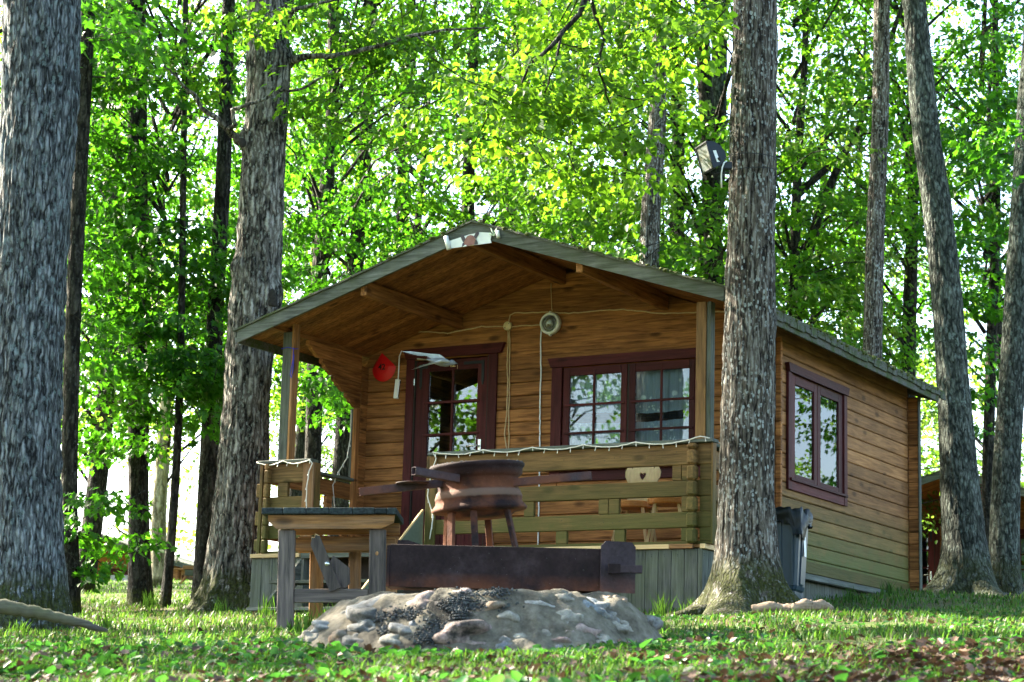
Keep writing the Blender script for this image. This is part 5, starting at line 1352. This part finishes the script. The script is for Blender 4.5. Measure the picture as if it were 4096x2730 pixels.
# far woodland edge seen beyond the clearing
rngf = np.random.default_rng(5); PP = []
for k in range(330):
    X = rngf.uniform(-30, 30); Y = rngf.uniform(66, 80); h = rngf.uniform(2.4, 15)
    if -.27 < X/Y < -.12 and (h > 8.5 or rngf.random() < .4): continue
    a = rngf.uniform(0, 2*pi); PP.append(spray(rngf, (X, Y, h), (cos(a), sin(a), 0), 150, 2.6, 1.9, .26, thick=.4))
P, D, N, S = [np.concatenate([p[i] for p in PP]) for i in range(4)]
V, F = leaves(P, D, N, S, 'simple'); tag(np_mesh('far_woodland', V, F, M['leaf_far']), 'sunlit pale green woodland edge beyond the clearing', 'woodland', kind='stuff')
# trestle stand and pole far left
tg = W(752, 2330, 40)
tt_ = empty('trestle', Matrix.Translation((tg.x, 40, gz(tg.x, 40))), 'small wooden trestle stand far off left of the tall oak', 'trestle')
zt = W(752, 2275, 40).z-gz(tg.x, 40)
MB().box(-.1, .35, -.1, .1, zt-.02, zt+.05).build('top_board', M['brown_x'], tt_); MB().box(-.06, .35, -.09, .09, zt-.14, zt-.03).build('beam', M['grey_x'], tt_)
MB().tube([(-.02, 0, zt-.1), (-.2, .0, -.1)], .03, 5).build('leg', M['brown_z'], tt_); MB().tube([(.28, 0, zt-.1), (.22, 0, -.1)], .03, 5).build('leg', M['brown_z'], tt_)
MB().tube([(-1.0, 0, zt-.0), (-.1, 0, zt-.02)], .02, 5).build('pole', M['brown_x'], tt_)

# ------------------------------------------------------------------ ground cover
def blades(name, n, seed, Y0, Y1, hmin, hmax, mat, w=.004, pw=1.4, kind_w=None, region=None):
    rng = np.random.default_rng(seed)
    q = rng.random(n*2); a = 1-pw; Y = (Y0**a+(Y1**a-Y0**a)*q)**(1/a); X = rng.uniform(-1, 1, n*2)*(.27*Y+.7)
    dens = vnoise(X*1.3, Y*1.3, 0, 31)*.5+.5+.35*vnoise(X*4, Y*4, 0, 32)
    if region is not None: dens = dens*region(X, Y)
    keep = rng.random(n*2) < np.clip(dens*1.5-.1, .03, 1)
    X, Y = X[keep][:n], Y[keep][:n]
    inr = (((X-RC.x)/RA)**2+((Y-RC.y)/RB)**2) > .98
    loc = np.stack([X, Y], 1)-np.array([CAB.translation.x, CAB.translation.y]); c_, s_ = cos(-YAW), sin(-YAW)
    lx = loc[:, 0]*c_-loc[:, 1]*s_; ly = loc[:, 0]*s_+loc[:, 1]*c_
    inr &= ~((lx > -.05) & (lx < 4.75) & (ly > -.03) & (ly < 5.4)); X, Y = X[inr], Y[inr]; n = len(X)
    Z = ground(X, Y)-.005; a = rng.uniform(0, 2*pi, n); h = rng.uniform(hmin, hmax, n)*np.clip((Y-10.9)*(Y < 11.6)*0+1-.65*np.exp(-((X-RC.x)/1.3)**2-((Y-10.75)/.5)**2), .3, 1)*(1+.5*vnoise(X*2, Y*2, 3, 33)); ln = rng.uniform(.15, .9, n)*h
    P0 = np.stack([X, Y, Z], 1); dr = np.stack([np.cos(a), np.sin(a), np.zeros(n)], 1); sd_ = np.stack([-np.sin(a), np.cos(a), np.zeros(n)], 1)
    ww = (w*rng.uniform(.6, 1.4, n)*(1+.03*(Y-8)))[:, None]; up = np.array([0, 0, 1.0])
    mid_ = P0+up*(h*.6)[:, None]+dr*(ln*.35)[:, None]; tip = P0+up*h[:, None]*.95+dr*ln[:, None]
    V = np.stack([P0-sd_*ww, P0+sd_*ww, mid_+sd_*ww*.8, mid_-sd_*ww*.8, tip], 1).reshape(-1, 3); b = (np.arange(n)*5)[:, None]
    return np_mesh(name, V, [b+np.array([[0, 1, 2, 3]]), b+np.array([[3, 2, 4]])], M[mat])
def rightbare(X, Y): return 1-.45*sstep(.2, 1.2, X-.0*Y)*(1-sstep(10.5, 12.0, Y))
tag(blades('grass', 95000, 41, 7.8, 50, .022, .07, 'grass', region=rightbare), 'short green grass over the whole clearing', 'grass', kind='stuff')
tag(blades('grass', 26000, 42, 7.8, 30, .02, .06, 'drygrass', region=lambda X, Y: .5+.5*sstep(12.5, 14, Y)), 'dry straw coloured grass blades among the green', 'grass', kind='stuff')
def ground_leaves(name, n, seed, Y0, Y1, shape, mat, size, up, region, lift=.02, pw=1.6, spread=1.):
    rng = np.random.default_rng(seed); a = 1-pw; q = rng.random(n*3); Y = (Y0**a+(Y1**a-Y0**a)*q)**(1/a); X = rng.uniform(-1, 1, n*3)*(.27*Y+.6)
    keep = (rng.random(n*3) < region(X, Y)) & ((((X-RC.x)/RA)**2+((Y-RC.y)/RB)**2) > 1.0); X, Y = X[keep][:n], Y[keep][:n]; n = len(X)
    Z = ground(X, Y)+rng.uniform(0, lift, n); al = rng.uniform(0, 2*pi, n); e = rng.uniform(-.1, 1, n)*up
    D = np.stack([np.cos(al), np.sin(al), e], 1); N = np.stack([rng.normal(0, .35, n), rng.normal(0, .35, n), np.ones(n)], 1)
    return np_mesh(name, *leaves(np.stack([X, Y, Z], 1), D, N, size*rng.uniform(.5, 1.25, n), shape, .3), M[mat])
nz = lambda X, Y, s, f=1.6: np.clip(vnoise(X*f, Y*f, 0, s)*1.2+.5, 0, 1)
tag(ground_leaves('weeds', 14000, 51, 7.8, 17, 'linden', 'weed', .036, .9, lambda X, Y: nz(X, Y, 51)*(1-.5*sstep(.1, 1.2, X)*(1-sstep(10.5, 12, Y)))), 'broad leaved weeds and clover in the foreground', 'weeds', kind='stuff')
tag(ground_leaves('weeds', 2600, 52, 7.6, 12.5, 'simple', 'weed', .062, 1.3, lambda X, Y: nz(X, Y, 52, 1.1)*(1-.55*sstep(.1, 1.2, X))), 'long leaved dandelion like weeds in the foreground', 'weeds', kind='stuff')
tag(ground_leaves('fallen_leaves', 12000, 53, 7.8, 15, 'maple', 'dead', .047, 1.1, lambda X, Y: (.25+.55*sstep(.3, 1.2, X))*nz(X, Y, 53)*(1-sstep(10.3, 11.6, Y))+.03, lift=.035), 'brown fallen leaves lying thick at the lower right', 'leaves', kind='stuff')
# twigs
m = MB(); rt = random.Random(9)
for k in range(160):
    Y = rt.uniform(8, 13); X = rt.uniform(-1, 1)*(.27*Y); a = rt.uniform(0, pi); L = rt.uniform(.04, .16); z = gz(X, Y)+.012
    if ((X-RC.x)/RA)**2+((Y-RC.y)/RB)**2 < 1.05: continue
    m.tube([(X, Y, z), (X+cos(a)*L*.5, Y+sin(a)*L*.5, z+rt.uniform(.0, .02)), (X+cos(a)*L, Y+sin(a)*L, z)], [.003, .0025, .0012], 4)
tag(m.build('twigs', M['paleroot']), 'small dry twigs and straw scattered on the ground', 'twigs', kind='stuff')
# taller individual plants
def weed_plant(u, v_, Y, n, size, label, lean=.9, mat='weed', shape='simple'):
    size *= .72
    p = W(u, v_, Y); z = gz(p.x, p.y); rng = np.random.default_rng(int(u)); root = empty('weed_plant', Matrix.Translation((p.x, p.y, z)), label, 'plant', 'taller weeds in the foreground')
    for k in range(n):
        a = rng.uniform(0, 2*pi); o = np_mesh('leaf', *leaves(np.zeros((1, 3)), np.array([[cos(a), sin(a), rng.uniform(.4, 1.6)*lean]]), np.array([[-cos(a)*.8, -sin(a)*.8, 1.0]]), np.array([size*rng.uniform(.6, 1.2)]), shape, .3), M[mat], root)
for (u, v_, Y, n, s, lb) in ((430, 2660, 9.2, 7, .13, 'bright dandelion clump with long lit leaves in the left foreground'), (115, 2590, 9.8, 4, .12, 'upright weed with one tall pale leaf near the left edge'), (225, 2590, 10.0, 4, .11, 'second upright weed right of the tall pale one at left'),
                             (1575, 2610, 10.6, 6, .13, 'bright leafy weed standing before the fire pit left of centre'), (1640, 2560, 10.7, 3, .09, 'small light weed just right of the leafy one before the fire pit'), (1750, 2640, 10.3, 6, .1, 'round leaved weed below the middle of the fire pit'),
                             (2560, 2540, 11.0, 7, .12, 'dark green weed clump at the right end of the fire pit'), (3590, 2440, 12.5, 3, .1, 'single weed with broad leaves on the right lawn'), (3480, 2600, 9.8, 5, .11, 'weed growing among dead leaves at the lower right'),
                             (2300, 2690, 9, 6, .1, 'low weed clump at the bottom edge right of centre'), (3980, 2480, 11.5, 5, .12, 'weed clump near the lower right corner of the lawn'), (1010, 2620, 9.6, 5, .1, 'low weed below the steps in the left foreground'), (3220, 2690, 9, 6, .11, 'leafy weed among brown leaves at the bottom right')):
    weed_plant(u, v_, Y, n, s, lb)
def grass_tuft(u, Y, n, h, label):
    p = W(u, 2500, Y); z = gz(p.x, p.y); rng = np.random.default_rng(int(u*3)); m = MB()
    for k in range(n):
        a = rng.uniform(0, 2*pi); r = rng.uniform(0, .1); x, y = cos(a)*r, sin(a)*r; b = rng.uniform(0, 2*pi); L = h*rng.uniform(.5, 1.1); ln = L*rng.uniform(.1, .6); w = .004
        m.add([(x-w, y, 0), (x+w, y, 0), (x+cos(b)*ln*.4+w*.7, y+sin(b)*ln*.4, L*.6), (x+cos(b)*ln*.4-w*.7, y+sin(b)*ln*.4, L*.6), (x+cos(b)*ln, y+sin(b)*ln, L)], [(0, 1, 2, 3), (3, 2, 4)])
    o = m.build('grass_tuft', M['grass']); o.location = (p.x, p.y, z); tag(o, label, 'grass tuft', 'tufts of long grass')
for k, (u, Y, n, h, lb) in enumerate(((1230, 15.3, 40, .2, 'tuft of long grass between the table legs'), (1320, 15.2, 40, .24, 'taller seeding grass tuft behind the table stretcher'), (1420, 15.2, 30, .15, 'low grass tuft by the right table leg'), (1190, 14.8, 30, .14, 'grass tuft at the left table leg'), (2650, 17.0, 40, .22, 'grass tuft against the grey skirt boards right of the pit'), (2760, 16.8, 40, .16, 'grass tuft between skirt boards and front right tree'),
                             (880, 20.2, 40, .2, 'grass tuft at the foot of the tall furrowed oak'), (600, 22.8, 50, .2, 'grass tuft before the thick dark trunk'), (420, 16, 40, .15, 'grass tuft right of the massive oak foot'), (3400, 19.3, 40, .16, 'grass tuft along the side wall base'), (3300, 18.6, 50, .14, 'grass tuft right of the bin'), (3560, 20.8, 40, .16, 'grass tuft near the rear cabin corner'), (80, 14.8, 40, .12, 'grass tuft before the massive oak'), (1060, 18.2, 30, .2, 'grass tuft by the bottom step'))):
    grass_tuft(u, Y, n, h, lb)
m = MB(); pp = hit(3720, 2410, ground, 14, 24)
